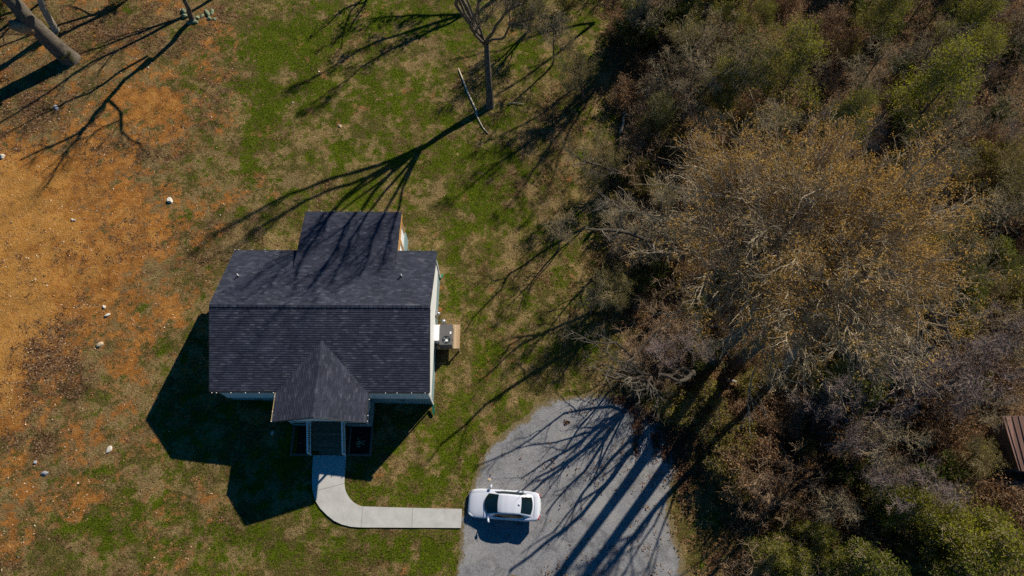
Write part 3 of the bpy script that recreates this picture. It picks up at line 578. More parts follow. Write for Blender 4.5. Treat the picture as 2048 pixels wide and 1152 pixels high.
    for s_ in (-1, 1):
        def shp(u, v, s_=s_):
            lo = .95; hi = .66+ .29*max(0, (u-.80)/.20)**1.3 + .29*max(0, (.16-u)/.16)**1.3; return s_*(hi+(lo-hi)*v)
        patch('side_window', .98, -1.70, 0, 1, 26, 4, M['cglass'], .006, shp)
        b = MB(); b.box(-.20, -.14, -.1, .1, 0, .01)
        q = MB(); q.tube([(.98, s_*.80, .93), (.96, s_*.93, .96)], .022, 8); q.tube([(.93, s_*.90, .98), (.95, s_*1.0, 1.0), (.92, s_*1.10, 1.0), (.86, s_*1.13, .99)], [.04, .075, .07, .03], 10); q.build('mirror', M['paint'], car, True, world=False)
        h = MB(); h.tube([(2.335, s_*.58, .655), (2.24, s_*.70, .70), (2.02, s_*.825, .745)], [.03, .052, .02], 10); h.build('headlight', M['head'], car, True, world=False)
        h = MB(); h.tube([(-2.40, s_*.52, .84), (-2.33, s_*.72, .875), (-2.12, s_*.845, .90)], [.035, .06, .02], 10); h.build('taillight', M['tail'], car, True, world=False)
        for xx in (.25, -.85): h = MB(); h.bar((xx-.10, s_*.925, .80), (xx+.10, s_*.925, .80), .02, .03); h.build('door_handle', M['paint'], car, world=False)
        for xx in (1.45, -1.38):
            h = MB(); h.tube([(xx, s_*.70, .33), (xx, s_*.72, .33), (xx, s_*.89, .33), (xx, s_*.905, .33)], [.30, .33, .33, .30], 24); t = h.build('wheel', M['rubber'], car, True, world=False)
            h = MB(); h.tube([(xx, s_*.90, .33), (xx, s_*.912, .33)], [.22, .20], 10); h.build('rim', M['alloy'], t, world=False)
    h = MB(); h.tube([(-1.0, 0, 1.40), (-1.10, 0, 1.43), (-1.16, 0, 1.46)], [.045, .03, .006], 8); h.build('antenna', M['paint'], car, True, world=False)
    h = MB(); h.bar((2.405, -.42, .50), (2.405, .42, .50), .05, .16); h.build('grille', M['black'], car, world=False)
    h = MB(); h.box(-2.45, -2.425, -.26, .26, .58, .72); h.build('licence_plate', M['white'], car, world=False)
    h = MB()
    for s_ in (-1, 1): h.bar((1.24, s_*.12, 1.0-.02), (1.02, s_*.55, 1.055), .02, .015)
    h.build('wiper', M['black'], car, world=False)
    # fine dark lines between panels: bonnet edge, boot edge
    h = MB()
    for s_ in (-1, 1): h.tube([(1.28, s_*.74, .893), (1.7, s_*.735, .842), (2.1, s_*.66, .775), (2.27, s_*.48, .748)], .005, 5)
    for s_ in (-1, 1):
        for xx in (1.0, .02, -.98): h.tube([(xx, s_*.875, .905+(.02 if xx < 0 else 0)), (xx, s_*.918, .80), (xx+.02, s_*.925, .55)], .006, 5)
    h.tube([(-2.04, -.60, 1.022), (-2.06, 0, 1.05), (-2.04, .60, 1.022)], .005, 5); h.build('panel_gap', M['black'], car, world=False)
build_car()

# ------------------------------------------------------------------ vegetation builders
def tubes_arrays(P, Rr, sides):
    """P (N,n,3), Rr (N,n) -> verts, quads"""
    Nn, n, _ = P.shape; D = np.gradient(P, axis=1); D /= np.linalg.norm(D, axis=2, keepdims=True)+1e-9
    ref = np.where(np.abs(D[:, :1, 2:3]) > .9, np.array([[[1., 0, 0]]]), np.array([[[0, 0, 1.]]])); ref = np.broadcast_to(ref, D.shape)
    A = np.cross(D, ref); A /= np.linalg.norm(A, axis=2, keepdims=True)+1e-9; B = np.cross(D, A)
    an = np.arange(sides)*2*math.pi/sides
    V = P[:, :, None]+Rr[:, :, None, None]*(A[:, :, None]*np.cos(an)[:, None]+B[:, :, None]*np.sin(an)[:, None])
    idx = np.arange(Nn*n*sides).reshape(Nn, n, sides); a = idx[:, :-1]; b = idx[:, 1:]
    Q = np.stack([a, np.roll(a, -1, 2), np.roll(b, -1, 2), b], -1).reshape(-1, 4)
    return V.reshape(-1, 3), Q
def unit(v): return v/(np.linalg.norm(v, axis=-1, keepdims=True)+1e-9)
def sprout(rs, P, Rr, k, ln, ang, nseg=4, t0=.25, up=.15, wob=.25, rr=.55, out=None, dec=.5, rmin=.004):
    """children of the branches P: k per branch"""
    Nn, n, _ = P.shape; t = t0+(1-t0)*((np.arange(k)+rs.random((Nn, k)))/k); f = t*(n-1); i = np.clip(f.astype(int), 0, n-2); w_ = f-i; ar = np.arange(Nn)[:, None]
    S0 = P[ar, i]*(1-w_)[..., None]+P[ar, i+1]*w_[..., None]; R0 = Rr[ar, i]*(1-w_)+Rr[ar, i+1]*w_; T = unit(P[ar, i+1]-P[ar, i])
    rv = rs.normal(size=T.shape); perp = unit(rv-T*(rv*T).sum(-1, keepdims=True)); a = ang*(.7+.6*rs.random(t.shape))[..., None]
    d = unit(T*np.cos(a)+perp*np.sin(a)+np.array([0, 0, up])); S0 = S0.reshape(-1, 3); d = d.reshape(-1, 3); R0 = R0.reshape(-1)
    L = (ln*(.6+.7*rs.random(t.shape))*(1-dec*t)).reshape(-1); L = L/nseg; pts = [S0]; dd = d
    for s in range(nseg): dd = unit(dd+rs.normal(size=dd.shape)*wob+np.array([0, 0, up*.35])); pts.append(pts[-1]+dd*L[:, None])
    Pn = np.stack(pts, 1); tt = np.linspace(0, 1, nseg+1); Rn = np.maximum(R0*rr, rmin)[:, None]*(1-.75*tt) ; return Pn, np.maximum(Rn, rmin*.6)
def leaf_quads(rs, C0, size, jit, per=1, flat=0.):
    c = np.repeat(C0, per, 0)+rs.normal(size=(len(C0)*per, 3))*jit; n = len(c); a = unit(rs.normal(size=(n, 3))*np.array([1, 1, 1-flat*.7])); b = rs.normal(size=(n, 3))*np.array([1, 1, 1-flat*.7]); b = unit(b-a*(a*b).sum(-1, keepdims=True))
    s = size*(.55+.9*rs.random((n, 1))); V = np.stack([c-a*s, c-b*s*.55, c+a*s, c+b*s*.55], 1).reshape(-1, 3); return V, np.arange(n*4).reshape(-1, 4)
def resample(pts, n):
    pts = np.array(pts, float); d = np.concatenate([[0], np.cumsum(np.linalg.norm(np.diff(pts, axis=0), axis=1))]); t = np.linspace(0, d[-1], n)
    return np.stack([np.interp(t, d, pts[:, k]) for k in range(3)], 1)
B_grey = make_bark('grey_bark', (.085, .072, .056), (.23, .205, .165)); B_pale = make_bark('pale_bark', (.15, .135, .11), (.46, .42, .355)); B_dark = make_bark('dark_bark', (.055, .048, .042), (.15, .132, .12)); B_mid = make_bark('brown_grey_bark', (.055, .045, .036), (.175, .148, .118)); B_olive = make_bark('olive_twigs', (.14, .105, .060), (.48, .385, .235)); B_brown = make_bark('brown_twigs', (.14, .09, .055), (.42, .295, .185)); B_black = make_bark('black_bark', (.028, .024, .020), (.090, .076, .062)); B_tan = make_bark('tan_twigs', (.17, .13, .085), (.54, .44, .30)); B_purple = make_bark('purplish_twigs', (.11, .078, .068), (.36, .28, .25))  # black_bark is the darkest bark, for bare trees near lawn and gravel
L_orange = make_leaf('orange_buds', [(.26, .145, .032), (.46, .27, .065), (.64, .43, .13)], .5, .35)
L_yel = make_leaf('yellow_green_leaf', [(.09, .10, .008), (.20, .21, .014), (.36, .35, .03)], .5, .4)
L_green = make_leaf('fresh_green_leaf', [(.050, .064, .006), (.12, .14, .012), (.23, .25, .025)], .6, .35); L_olive = make_leaf('olive_leaf', [(.09, .082, .014), (.20, .18, .026), (.36, .31, .06)], .6, .35)
L_dark = make_leaf('dark_evergreen_leaf', [(.028, .042, .007), (.062, .086, .010), (.13, .16, .02)], .6, .25)
L_brown = make_leaf('dead_brown_leaf', [(.10, .05, .022), (.20, .105, .045), (.32, .19, .09)], .8, .15)
def tree_parts(root, trunk, limbs_tw, leaves, bark, twbark, leafm, names=('trunk', 'branches', 'crown')):
    for nm, arrs, m in ((names[0], trunk, bark), (names[1], limbs_tw, twbark), (names[2], leaves, leafm)):
        if not arrs: continue
        V = []; Q = []; o = 0
        for v, q in arrs: V.append(v); Q.append(q+o); o += len(v)
        link(nm, fast_mesh(nm, np.concatenate(V), np.concatenate(Q), nm == names[0]), m, root, False)
def skeleton(rs, h, r0, lean=(0, 0), stems=1, spread=.35, wig=.05, top=.25):
    P = []; Rr = []
    for s in range(stems):
        a = rs.random()*6.28; l = np.array([math.cos(a), math.sin(a)])*(spread if stems > 1 else 0)+np.array(lean); n = 9; t = np.linspace(0, 1, n)
        p = np.stack([l[0]*h*t, l[1]*h*t, h*t-.25*(t == 0)], 1); p[1:, :2] += np.cumsum(rs.normal(size=(n-1, 2))*wig*h/n*1.5, 0); P.append(p); Rr.append(r0*(.7+.4*rs.random())*(1-(1-top)*t)*(1+.35*(t == 0)))
    return np.array(P), np.array(Rr)
def make_tree(seed, name, h, r0, limb, stems=1, lean=(0, 0), n1=10, n2=8, n3=5, n4=2, t0=.35, ang=.9, leaf=None, bark=B_grey, tw=None, per=2, lsize=.07, ljit=.12, spread=.25, up=.15, twl=1., rmin=.014, part=None, leaf_lv=None, wob=.25):
    rs = np.random.default_rng(seed); root = empty(name); P, Rr = skeleton(rs, h, r0, lean, stems, spread)
    a1 = sprout(rs, P, Rr, n1, limb, ang, 6, t0, up, wob*.7, .6, rmin=.02); a2 = sprout(rs, *a1, n2, limb*.52, .75, 5, .2, up*.7, wob, .55, rmin=.012)
    a3 = sprout(rs, *a2, n3, limb*.28*twl, .75, 4, .15, up*.5, wob, .6, rmin=rmin); tw_ = [a3]
    if n4: tw_.append(sprout(rs, *a3, n4, limb*.15*twl, .8, 3, .15, up*.3, wob*1.2, .7, rmin=rmin*.8))
    lv = []
    if leaf:
        e = tw_[-1][0]; ends = np.concatenate([e[:, -1], e[:, e.shape[1]//2]]); lv = [leaf_quads(rs, ends, lsize, ljit, per)]
    nm = ('trunk', 'branches', 'crown') if h > 4 else ('stems', 'twigs', 'foliage')
    tree_parts(root, [tubes_arrays(P, Rr, 8), tubes_arrays(*a1, 6)], [tubes_arrays(*a2, 4)]+[tubes_arrays(*a, 3) for a in tw_], lv, bark, tw or bark, leaf, nm); return root
def copy_thing(src, label=None, cat=None, group=None, loc=None, rz=0, sc_=1.):
    r = src.copy(); C.objects.link(r)
    for ch in src.children:
        c = ch.copy(); C.objects.link(c); c.parent = r
    place(r, loc, rz, sc_); tag(r, label, cat, group); return r
def place(r, loc, rz=0, s=1.): r.location = tuple(float(v) for v in loc); r.rotation_euler = (0, 0, rz); r.scale = (s, s, s)
def above(u, v, z): d = ray(u, v); return np.array([0, 0, H])+(z-H)/d[2]*d
def shadow_pt(u, v, s0, z0, k, zs=None):
    S = gnd(u, v) if zs is None else above(u, v, zs); S0 = S if zs is None else S-(zs-g(S[0], S[1]))/SD[2]*SD; dist = np.linalg.norm(S0[:2]-s0[:2]); z = z0+k*dist
    t = (z-S[2])/SD[2]; return S+t*SD
def shadow_tree(seed, name, base, trunk_pts, limbs, r0, zf, sf, k=.5, label='', cat='tree', bark=B_grey, n2=7, n3=6, n4=5, tl=3.4, leaf=None, tw=None, group=None, per=2, lsize=.08, ljit=.15, ang=.6, up=.25, rl=None, st=.12):
    """a tree whose limbs are read from the shadows they throw on the ground"""
    rs = np.random.default_rng(seed); base = np.array(base, float); root = empty(name, base, label, cat, group)
    n = 11; tp = resample(trunk_pts, n); t = np.linspace(0, 1, n); tr = r0*(1-.38*t)*(1+.55*np.exp(-t*16)); trunk = [tubes_arrays((tp-base)[None], tr[None], 12)]
    s0 = gnd(*sf); LP = []; LR = []
    for q, lb in enumerate(limbs):
        pts, rr = lb[:2]; kk = lb[2] if len(lb) > 2 else k; pp = [shadow_pt(w_[0], w_[1], s0, zf, kk, w_[2] if len(w_) > 2 else None) for w_ in pts]; pp = resample(pp, 10)-base; pp[1:-1] += rs.normal(size=(8, 3))*.05; LP.append(pp); LR.append(rr*(1-.62*np.linspace(0, 1, 10)))
    LP = np.array(LP); LR = np.array(LR); trunk.append(tubes_arrays(LP, LR, 8))
    a2 = sprout(rs, LP, LR, n2, tl, ang, 6, st, up, .17, .55, dec=.35, rmin=.014); a3 = sprout(rs, *a2, n3, tl*.5, .65, 4, .15, up*.7, .2, .6, rmin=.009); a4 = sprout(rs, *a3, n4, tl*.25, .7, 3, .15, up*.5, .25, .7, rmin=.006)
    lv = [leaf_quads(rs, np.concatenate([a4[0][:, -1], a4[0][:, 1]]), lsize, ljit, per)] if leaf else []
    tree_parts(root, trunk, [tubes_arrays(*a2, 5), tubes_arrays(*a3, 4), tubes_arrays(*a4, 3)], lv, bark, tw or bark, leaf); return root
# ------------------------------------------------------------------ trees read from the photo
def gp(u, v):
    q = gnd(u, v); q[2] = height(q[0], q[1]); return q
# lone tree behind the house
b = gp(980, 212)
shadow_tree(11, 'lone_tree', b, [b+[0, 0, -.3], b+[.0, .3, 1.0], (-2.0, 38.4, 3.6), (-2.03, 39.0, 5.5)], [
  ([(846, 292), (776, 325), (690, 351), (565, 394), (471, 449), (420, 478)], 0.182, .62), ([(846, 292), (785, 326), (713, 367), (640, 388), (560, 430), (490, 470)], 0.195, .6),
  ([(846, 292), (790, 330), (713, 367), (672, 410), (640, 460, 4.8), (612, 505, 5.15), (585, 560, 5.7)], 0.169, .54), ([(846, 292), (800, 328), (750, 375), (722, 420), (695, 450, 4.8), (668, 500, 5.1), (640, 545, 5.6), (610, 590, 6.3)], 0.169, .5),
  ([(848, 290), (842, 300), (807, 359), (788, 392), (768, 430, 4.7), (748, 470, 5), (732, 515, 5.3), (716, 560, 5.8)], 0.143, .5), ([(846, 292), (835, 312), (808, 365), (800, 415), (788, 432, 4.7), (775, 480, 5), (765, 530, 5.5)], 0.117, .48),
  ([(846, 292), (790, 330), (720, 375), (660, 425), (600, 505, 5.0), (560, 520, 5.0), (520, 550, 5.4), (480, 590, 6.1)], 0.117, .56), ([(846, 292), (805, 345), (745, 410), (725, 440, 4.7), (700, 480, 5), (680, 530, 5.4), (655, 575, 5.9)], 0.130, .46),
  ([(846, 292), (790, 340), (690, 415), (655, 440, 4.7), (620, 480, 5.0), (560, 540, 5.3), (530, 590, 6.0)], 0.104, .58)],
  .33, 5.5, (846, 292), .50, 'tall forked tree leaning north from the lawn behind the house', bark=B_mid, tl=3.5, ang=.42, n2=10, n3=8, n4=4, st=.6)
# slender tree at the mossy rocks
b = gp(385, 40)
shadow_tree(12, 'slender_tree', b, [b+[0, 0, -.3], b+[.1, -.1, .8], (-27.4, 44.2, 4.0), (-27.1, 43.9, 6.2)], [
  ([(295, 112), (232, 150), (189, 180), (120, 210), (66, 238), (10, 270)], .13), ([(301, 116), (271, 145), (232, 175), (216, 200), (186, 235), (167, 262), (109, 287), (40, 320)], .20),
  ([(216, 200), (224, 208), (241, 227), (243, 262), (273, 290), (300, 310)], .10), ([(170, 258), (150, 285), (130, 305), (105, 345), (95, 370)], .09), ([(240, 240), (215, 250), (190, 262), (160, 300)], .06)],
  .24, 6.2, (297, 114), .42, 'slender dark tree beside the mossy rocks at the top left', bark=B_mid, n2=8, n3=6, n4=4, tl=2.6, up=.1)
# big leaning tree with a broken hollow stub
b = gp(140, 118)
tr_ = shadow_tree(13, 'leaning_tree', b, [b+[.45, -.05, -1.4], b+[0, 0, 0], b+[-.35, .05, 1.6], b+[-1.0, .35, 4.2], (-38.3, 40.6, 8.3), (-39.4, 41.2, 10.5)], [
  ([(0, 205), (-60, 240), (-130, 280), (-220, 330)], .34), ([(0, 190), (-80, 200), (-170, 230), (-260, 250)], .26), ([(-10, 215), (-70, 270), (-110, 330), (-160, 400)], .20)],
  .78, 9.0, (0, 205), .45, 'massive leaning tree with a broken hollow stub at the top left corner', bark=B_mid, n2=8, n3=6, n4=3)
stub = MB(); sb = b+np.array([-.95, .05, 3.6]); stub.tube([sb+[.1, .1, -.3], sb+[-.45, -.40, .35], sb+[-.95, -.55, .85]], [.55, .46, .34], 10); so_ = stub.build('broken_stub', B_brown, tr_, True)
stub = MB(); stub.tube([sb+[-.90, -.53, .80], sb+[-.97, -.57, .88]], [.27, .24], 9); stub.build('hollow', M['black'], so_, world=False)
bb = gp(112, 62); pt = empty('pale_tree', bb, 'smaller pale-lit tree standing behind the massive leaning one', 'tree'); rs = np.random.default_rng(5)
tp = resample([bb+[0, 0, -.3], bb+[.2, .2, 2], bb+[.9, .8, 4.5], bb+[1.0, 1.9, 7.5], bb+[.7, 3.0, 11]], 10)-bb; trr = np.linspace(.30, .13, 10); a1 = sprout(rs, tp[None], trr[None], 9, 3.5, .9, 6, .35, .2, .2, .6); a2 = sprout(rs, *a1, 6, 1.8, .8, 5); a3 = sprout(rs, *a2, 5, 1., .8, 3)
tree_parts(pt, [tubes_arrays(tp[None], trr[None], 10), tubes_arrays(*a1, 6)], [tubes_arrays(*a2, 4), tubes_arrays(*a3, 3)], [], B_pale, B_grey, None)
# multi-stemmed bare tree whose shadow fans over the gravel
b = gp(1272, 792)
shadow_tree(14, 'fan_shaped_tree', b, [b+[0, 0, -.3], b+[.05, 0, .5], b+[.1, .05, 1.1]], [
  ([(1250, 815), (1251, 762), (1207, 797), (1176, 838), (1152, 865), (1132, 896), (1090, 940)], .12), ([(1247, 825), (1227, 814), (1179, 821), (1128, 825), (1098, 852), (1053, 882), (1009, 910), (948, 934)], .09),
  ([(1247, 822), (1225, 835), (1186, 865), (1101, 886), (1050, 893), (1000, 915)], .07), ([(1247, 825), (1203, 862), (1152, 913), (1101, 954), (1050, 995), (1000, 1030)], .15),
  ([(1247, 825), (1215, 870), (1180, 930), (1130, 980), (1090, 1030)], .13), ([(1250, 825), (1190, 890), (1120, 930), (1070, 960), (1020, 1000)], .12), ([(1249, 826), (1225, 880), (1200, 930), (1150, 1010), (1120, 1070)], .08), ([(1249, 820), (1200, 850), (1140, 900), (1080, 930), (1040, 960)], .11)],
  .22, 1.0, (1249, 822), .46, 'bare multi-stemmed tree at the upper right edge of the gravel', bark=B_black, tw=B_grey, n2=6, n3=5, n4=3, tl=2.1, ang=.45, up=.1)
b = gp(1345, 815)
shadow_tree(15, 'crooked_tree', b, [b+[0, 0, -.3], b+[0, .05, .8], b+[0.1, 0, 1.6]], [
  ([(1309, 845), (1292, 876), (1254, 886), (1227, 913), (1186, 961), (1150, 1010)], .17), ([(1305, 850), (1271, 889), (1213, 967), (1152, 1042), (1070, 1104), (1016, 1144)], .20), ([(1213, 967), (1160, 1000), (1110, 1060), (1040, 1110)], .08)],
  .24, 1.6, (1309, 845), .48, 'crooked bare tree behind the corner of the gravel', bark=B_black, n2=3, n3=4, n4=2, tl=1.8, ang=.5)
# bare tree at the wood's edge right of the house
b = gp(1330, 610)
shadow_tree(16, 'edge_tree', b, [b+[0, 0, -.3], b+[0, .0, 1.2], b+[.1, 0, 2.4]], [
  ([(1275, 645), (1204, 671), (1132, 706), (1086, 737), (1051, 756), (995, 793), (930, 850), (880, 890)], .20), ([(1275, 640), (1179, 624), (1126, 646), (1082, 671), (1039, 687), (995, 731), (957, 765)], .13),
  ([(1051, 756), (1042, 730), (1048, 700), (1057, 685)], .06), ([(1275, 640), (1220, 640), (1150, 655), (1085, 668)], .10), ([(1085, 668), (1045, 672), (1020, 690), (1000, 720)], .09)],
  .26, 2.4, (1275, 643), .42, 'bare tree with long crooked limbs at the edge of the wood opposite the air conditioner', bark=B_black, tw=B_grey, n2=7, n3=6, n4=3, tl=2.2, ang=.6)
b = gp(1215, 430)
shadow_tree(17, 'thin_tree', b, [b+[0, 0, -.3], b+[0, .0, 1.2], b+[.1, .1, 2.2]], [
  ([(1170, 455), (1095, 496), (1039, 534), (1011, 559), (1001, 584), (951, 624), (925, 670)], .11), ([(1011, 559), (985, 560), (960, 548)], .05), ([(1170, 455), (1120, 500), (1070, 560), (1040, 600)], .06)],
  .16, 2.2, (1170, 455), .42, 'thin bare tree leaning over the lawn right of the rear room', bark=B_black, n2=7, n3=6, n4=3, tl=1.9, ang=.6, tw=B_mid)
# tall trunks at the top of the wood throwing shade on the lawn
b = gp(1385, 95)
shadow_tree(18, 'tall_edge_tree', b, [b+[0, 0, -.3], b+[.1, 0, 2.5], b+[.1, .1, 5.0]], [
  ([(1237, 129), (1182, 172), (1104, 250), (1060, 285), (990, 330), (930, 380)], .20), ([(1237, 129), (1170, 200), (1110, 280), (1060, 350), (1010, 420)], .15), ([(1240, 128), (1150, 175), (1080, 230), (1010, 270), (950, 290)], .13), ([(1200, 160), (1140, 260), (1110, 340), (1090, 400)], .11)],
  .32, 5.0, (1237, 129), .5, 'tall dark-trunked tree with small leaves at the upper edge of the wood', bark=B_dark, leaf=L_olive, n2=7, n3=6, n4=4, tl=2.6, per=2, lsize=.10)
b = gp(1330, 20)
shadow_tree(19, 'upper_edge_tree', b, [b+[0, 0, -.3], b+[.0, 0, 2.5], b+[.1, .2, 5.0]], [
  ([(1190, 45), (1110, 110), (1040, 160), (960, 210)], .15), ([(1190, 45), (1100, 60), (1000, 100), (900, 120)], .12)],
  .28, 5.0, (1190, 45), .5, 'dark-trunked tree furthest up the edge of the wood', bark=B_dark, leaf=L_olive, n2=6, n3=5, n4=3, tl=2.4, per=2, lsize=.09)
b = gp(1040, -45)
shadow_tree(20, 'background_tree', b, [b+[0, 0, -.3], b+[.0, 0, 2.5], b+[.1, .2, 4.4]], [
  ([(930, 28), (846, 55), (745, 86), (659, 137), (600, 170)], .15), ([(930, 28), (850, 70), (760, 110), (690, 160), (620, 210)], .12), ([(930, 28), (860, 30), (800, 30), (740, 40)], .13)],
  .28, 4.4, (930, 28), .5, 'leafing tree standing at the top edge above the lone tree', bark=B_dark, leaf=L_dark, n2=8, n3=6, n4=4, tl=2.0, per=2, lsize=.10)
b = gp(800, -80)
shadow_tree(21, 'background_tree', b, [b+[0, 0, -.3], b+[.0, 0, 2.5], b+[.1, .2, 4.0]], [
  ([(740, -15), (730, 5), (690, 15), (662, 45), (640, 60)], .11), ([(740, -15), (700, 20), (684, 75), (682, 100)], .09), ([(740, -15), (720, 20), (700, 60), (660, 90)], .09)],
  .2, 4.0, (740, -15), .5, 'small tree above the top edge shading the grass', bark=B_dark, leaf=L_dark, n2=5, n3=5, n4=4, tl=1.4, per=1, lsize=.08)
for q, (bu, bv, L1, sd_) in enumerate((((330, -60), None, [([(232, 16), (131, 66), (0, 134), (-120, 190)], .19), ([(232, 16), (150, 40), (60, 70), (-40, 110)], .15)], 31), ((470, -30), None, [([(361, 36), (235, 101), (164, 134), (109, 175), (33, 227), (-40, 270)], .16), ([(361, 36), (290, 60), (200, 95), (110, 130)], .12)], 32), ((180, -70), None, [([(60, 20), (0, 60), (-80, 100)], .20), ([(60, 20), (-10, 30), (-90, 50)], .15)], 33))):
    b = gp(*bu); sf = L1[0][0][0]; s_ = gnd(*sf); zz = 4.5; top = s_+(zz-s_[2])/SD[2]*SD
    shadow_tree(sd_, 'bare_tree', b, [b+[0, 0, -.3], b*.5+top*.5+[0, 0, .2], top], L1, .2, zz, sf, .5, ['bare tree above the top left corner', 'bare tree at the top edge near the mossy rocks', 'bare tree outside the top left corner'][q], bark=B_dark, n2=8, n3=6, n4=4, tl=3.0)

# the two great budding oaks in the middle of the wood
def big_oak(seed, b, fork, top, label, rad, nm='budding_oak', dome=None, nl=30, side=0, dens=1., bk=None):
    """trunk up to the fork, then limbs that reach out to the skin of a broad dome"""
    rs = np.random.default_rng(seed); b = np.array(b); root = empty(nm, b, label, 'tree'); n = 12; fork = np.array(fork); top = np.array(top)
    tp = resample([b+[0, 0, -.4], b*.5+fork*.5+[.15, -.1, 0], fork, top], n)-b; trr = rad*(1-.70*np.linspace(0, 1, n)); trr[0] *= 1.4
    P, Rr = tp[None], trr[None]; Cc, rx, ry, rz = dome; LP = []; LR = []
    for k in range(nl):
        a = (k*2.399963+seed) % 6.2832; e = math.asin(.02+.96*((k+.5)/nl)); d = np.array([math.cos(a)*math.cos(e), math.sin(a)*math.cos(e), math.sin(e)])
        if side and d[0]*side < -.25: d[0] = -d[0]*.6; 
        q = Cc+d*np.array([rx, ry, rz])*rs.uniform(.80, .98); t = rs.uniform(.60, .98)*(n-1); i = int(min(t, n-2)); s_ = tp[i]+(tp[i+1]-tp[i])*(t-i)+b; r_ = trr[i]*.52*rs.uniform(.7, 1)
        m1 = s_*.62+q*.38+np.array([0, 0, -.4])+rs.normal(size=3)*.35; m2 = s_*.28+q*.72+np.array([0, 0, .1])+rs.normal(size=3)*.35
        pp = resample([s_, m1, m2, q], 9)-b; pp[1:-1] += rs.normal(size=(7, 3))*.10; LP.append(pp); LR.append(np.maximum(r_*(1-.82*np.linspace(0, 1, 9)), .02))
    a1 = (np.array(LP), np.array(LR)); a2 = sprout(rs, *a1, 9, 3.2, .48, 6, .22, .05, .11, .68, dec=.45, rmin=.034); a3 = sprout(rs, *a2, 6, 1.6, .55, 4, .15, .1, .15, .6, rmin=.020); a4 = sprout(rs, *a3, 3, .7, .7, 3, .3, .2, .25, .7, dec=.2, rmin=.010)
    e = a4[0]; ends = e[:, -1]; w_ = ends+b; rel = ((w_-Cc)/np.array([rx, ry, rz])) @ np.array([.30, .25, .2]); keep = rs.random(len(ends)) < np.clip((fbm(w_[:, 0]+50, w_[:, 1]+50, .5, 3, seed)-.5)*2.8+.36+rel, .06, 1.)*dens; ends = ends[keep]
    lv = [leaf_quads(rs, ends, .043, .09, 10)]
    tree_parts(root, [tubes_arrays(P, Rr, 12)], [tubes_arrays(*a1, 7), tubes_arrays(*a2, 5), tubes_arrays(*a3, 4), tubes_arrays(*a4, 3)], lv, bk or B_mid, B_tan, L_orange); return root
DOME = (above(1592, 515, 18.8), 7.8, 6.8, 3.6)
A0 = gp(1470, 726); B0 = gp(1427, 716); af = above(1640, 570, 13.2); bf = above(1588, 550, 13.2)
big_oak(41, A0, af, above(1690, 490, 20.6), 'great budding oak of the twin pair, trunk nearer the gravel corner on the right', .48, dome=DOME, nl=32, side=1)
big_oak(42, B0, bf, above(1590, 430, 20.6), 'great budding oak of the twin pair, trunk on the lawn side', .46, dome=DOME, nl=34, side=-1)
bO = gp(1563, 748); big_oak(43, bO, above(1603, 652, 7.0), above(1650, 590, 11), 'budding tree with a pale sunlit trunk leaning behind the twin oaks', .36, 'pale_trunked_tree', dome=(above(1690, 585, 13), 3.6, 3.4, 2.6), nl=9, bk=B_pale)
b = gp(1775, 842)
shadow_tree(22, 'shaded_trunk_tree', b, [b+[0, 0, -.3], b+[.0, 0, 2.0], b+[.1, .1, 4.0]], [
  ([(1680, 925), (1620, 965), (1560, 1010), (1480, 1090), (1400, 1175), (1320, 1250)], .26, .56), ([(1680, 925), (1600, 950), (1500, 1030), (1430, 1100), (1350, 1160)], .13)],
  .36, 4.0, (1680, 925), .5, 'tall dark-trunked tree casting the long shadow across the lower right', bark=B_dark, tw=B_olive, n2=4, n3=4, n4=2, tl=1.6)

# ------------------------------------------------------------------ the rest of the wood: prototypes, then copies
PR = {}
PR['bare'] = make_tree(101, 'bare_tree', 10, .17, 3.6, n1=12, n2=8, n3=5, n4=2, bark=B_mid, tw=B_olive, t0=.3)
PR['olive'] = make_tree(113, 'olive_leafing_tree', 8, .14, 3.4, stems=2, n1=10, n2=8, n3=6, n4=3, leaf=L_olive, bark=B_mid, tw=B_olive, per=1, lsize=.06, ljit=.15, t0=.25, spread=.3)
PR['bare2'] = make_tree(102, 'bare_tree', 8, .15, 3.4, stems=3, n1=7, n2=7, n3=5, n4=2, bark=B_dark, tw=B_olive, t0=.2, spread=.3, wob=.35)
PR['purple'] = make_tree(103, 'purple_twigged_tree', 8, .15, 3.2, stems=2, n1=9, n2=8, n3=6, n4=2, bark=B_dark, tw=B_purple, t0=.35, wob=.38)
PR['yellow'] = make_tree(104, 'yellow_green_tree', 9, .16, 3.4, n1=12, n2=8, n3=7, n4=3, leaf=L_yel, bark=B_dark, tw=B_olive, per=2, lsize=.065, ljit=.24, t0=.25)
PR['green'] = make_tree(105, 'leafing_tree', 8, .15, 3.2, stems=2, n1=9, n2=8, n3=6, n4=3, leaf=L_green, bark=B_dark, tw=B_olive, per=1, lsize=.065, ljit=.14)
PR['ever'] = make_tree(106, 'evergreen_tree', 6, .13, 2.5, n1=14, n2=8, n3=6, n4=2, leaf=L_green, bark=B_dark, tw=B_olive, per=2, lsize=.075, ljit=.12, t0=.12)
PR['every'] = make_tree(107, 'bushy_evergreen', 5, .12, 2.3, stems=2, n1=12, n2=9, n3=7, n4=2, leaf=L_yel, bark=B_dark, tw=B_olive, per=2, lsize=.06, ljit=.16, t0=.12)
PR['orange'] = make_tree(108, 'budding_tree', 9, .14, 3.2, n1=12, n2=8, n3=7, n4=3, leaf=L_orange, bark=B_grey, tw=B_pale, per=3, lsize=.05, ljit=.07)
PR['sgreen'] = make_tree(109, 'leafy_shrub', 2.0, .04, 1.2, stems=6, n1=6, n2=6, n3=5, n4=0, leaf=L_olive, bark=B_dark, tw=B_brown, per=1, lsize=.065, ljit=.14, spread=.5, t0=.15)
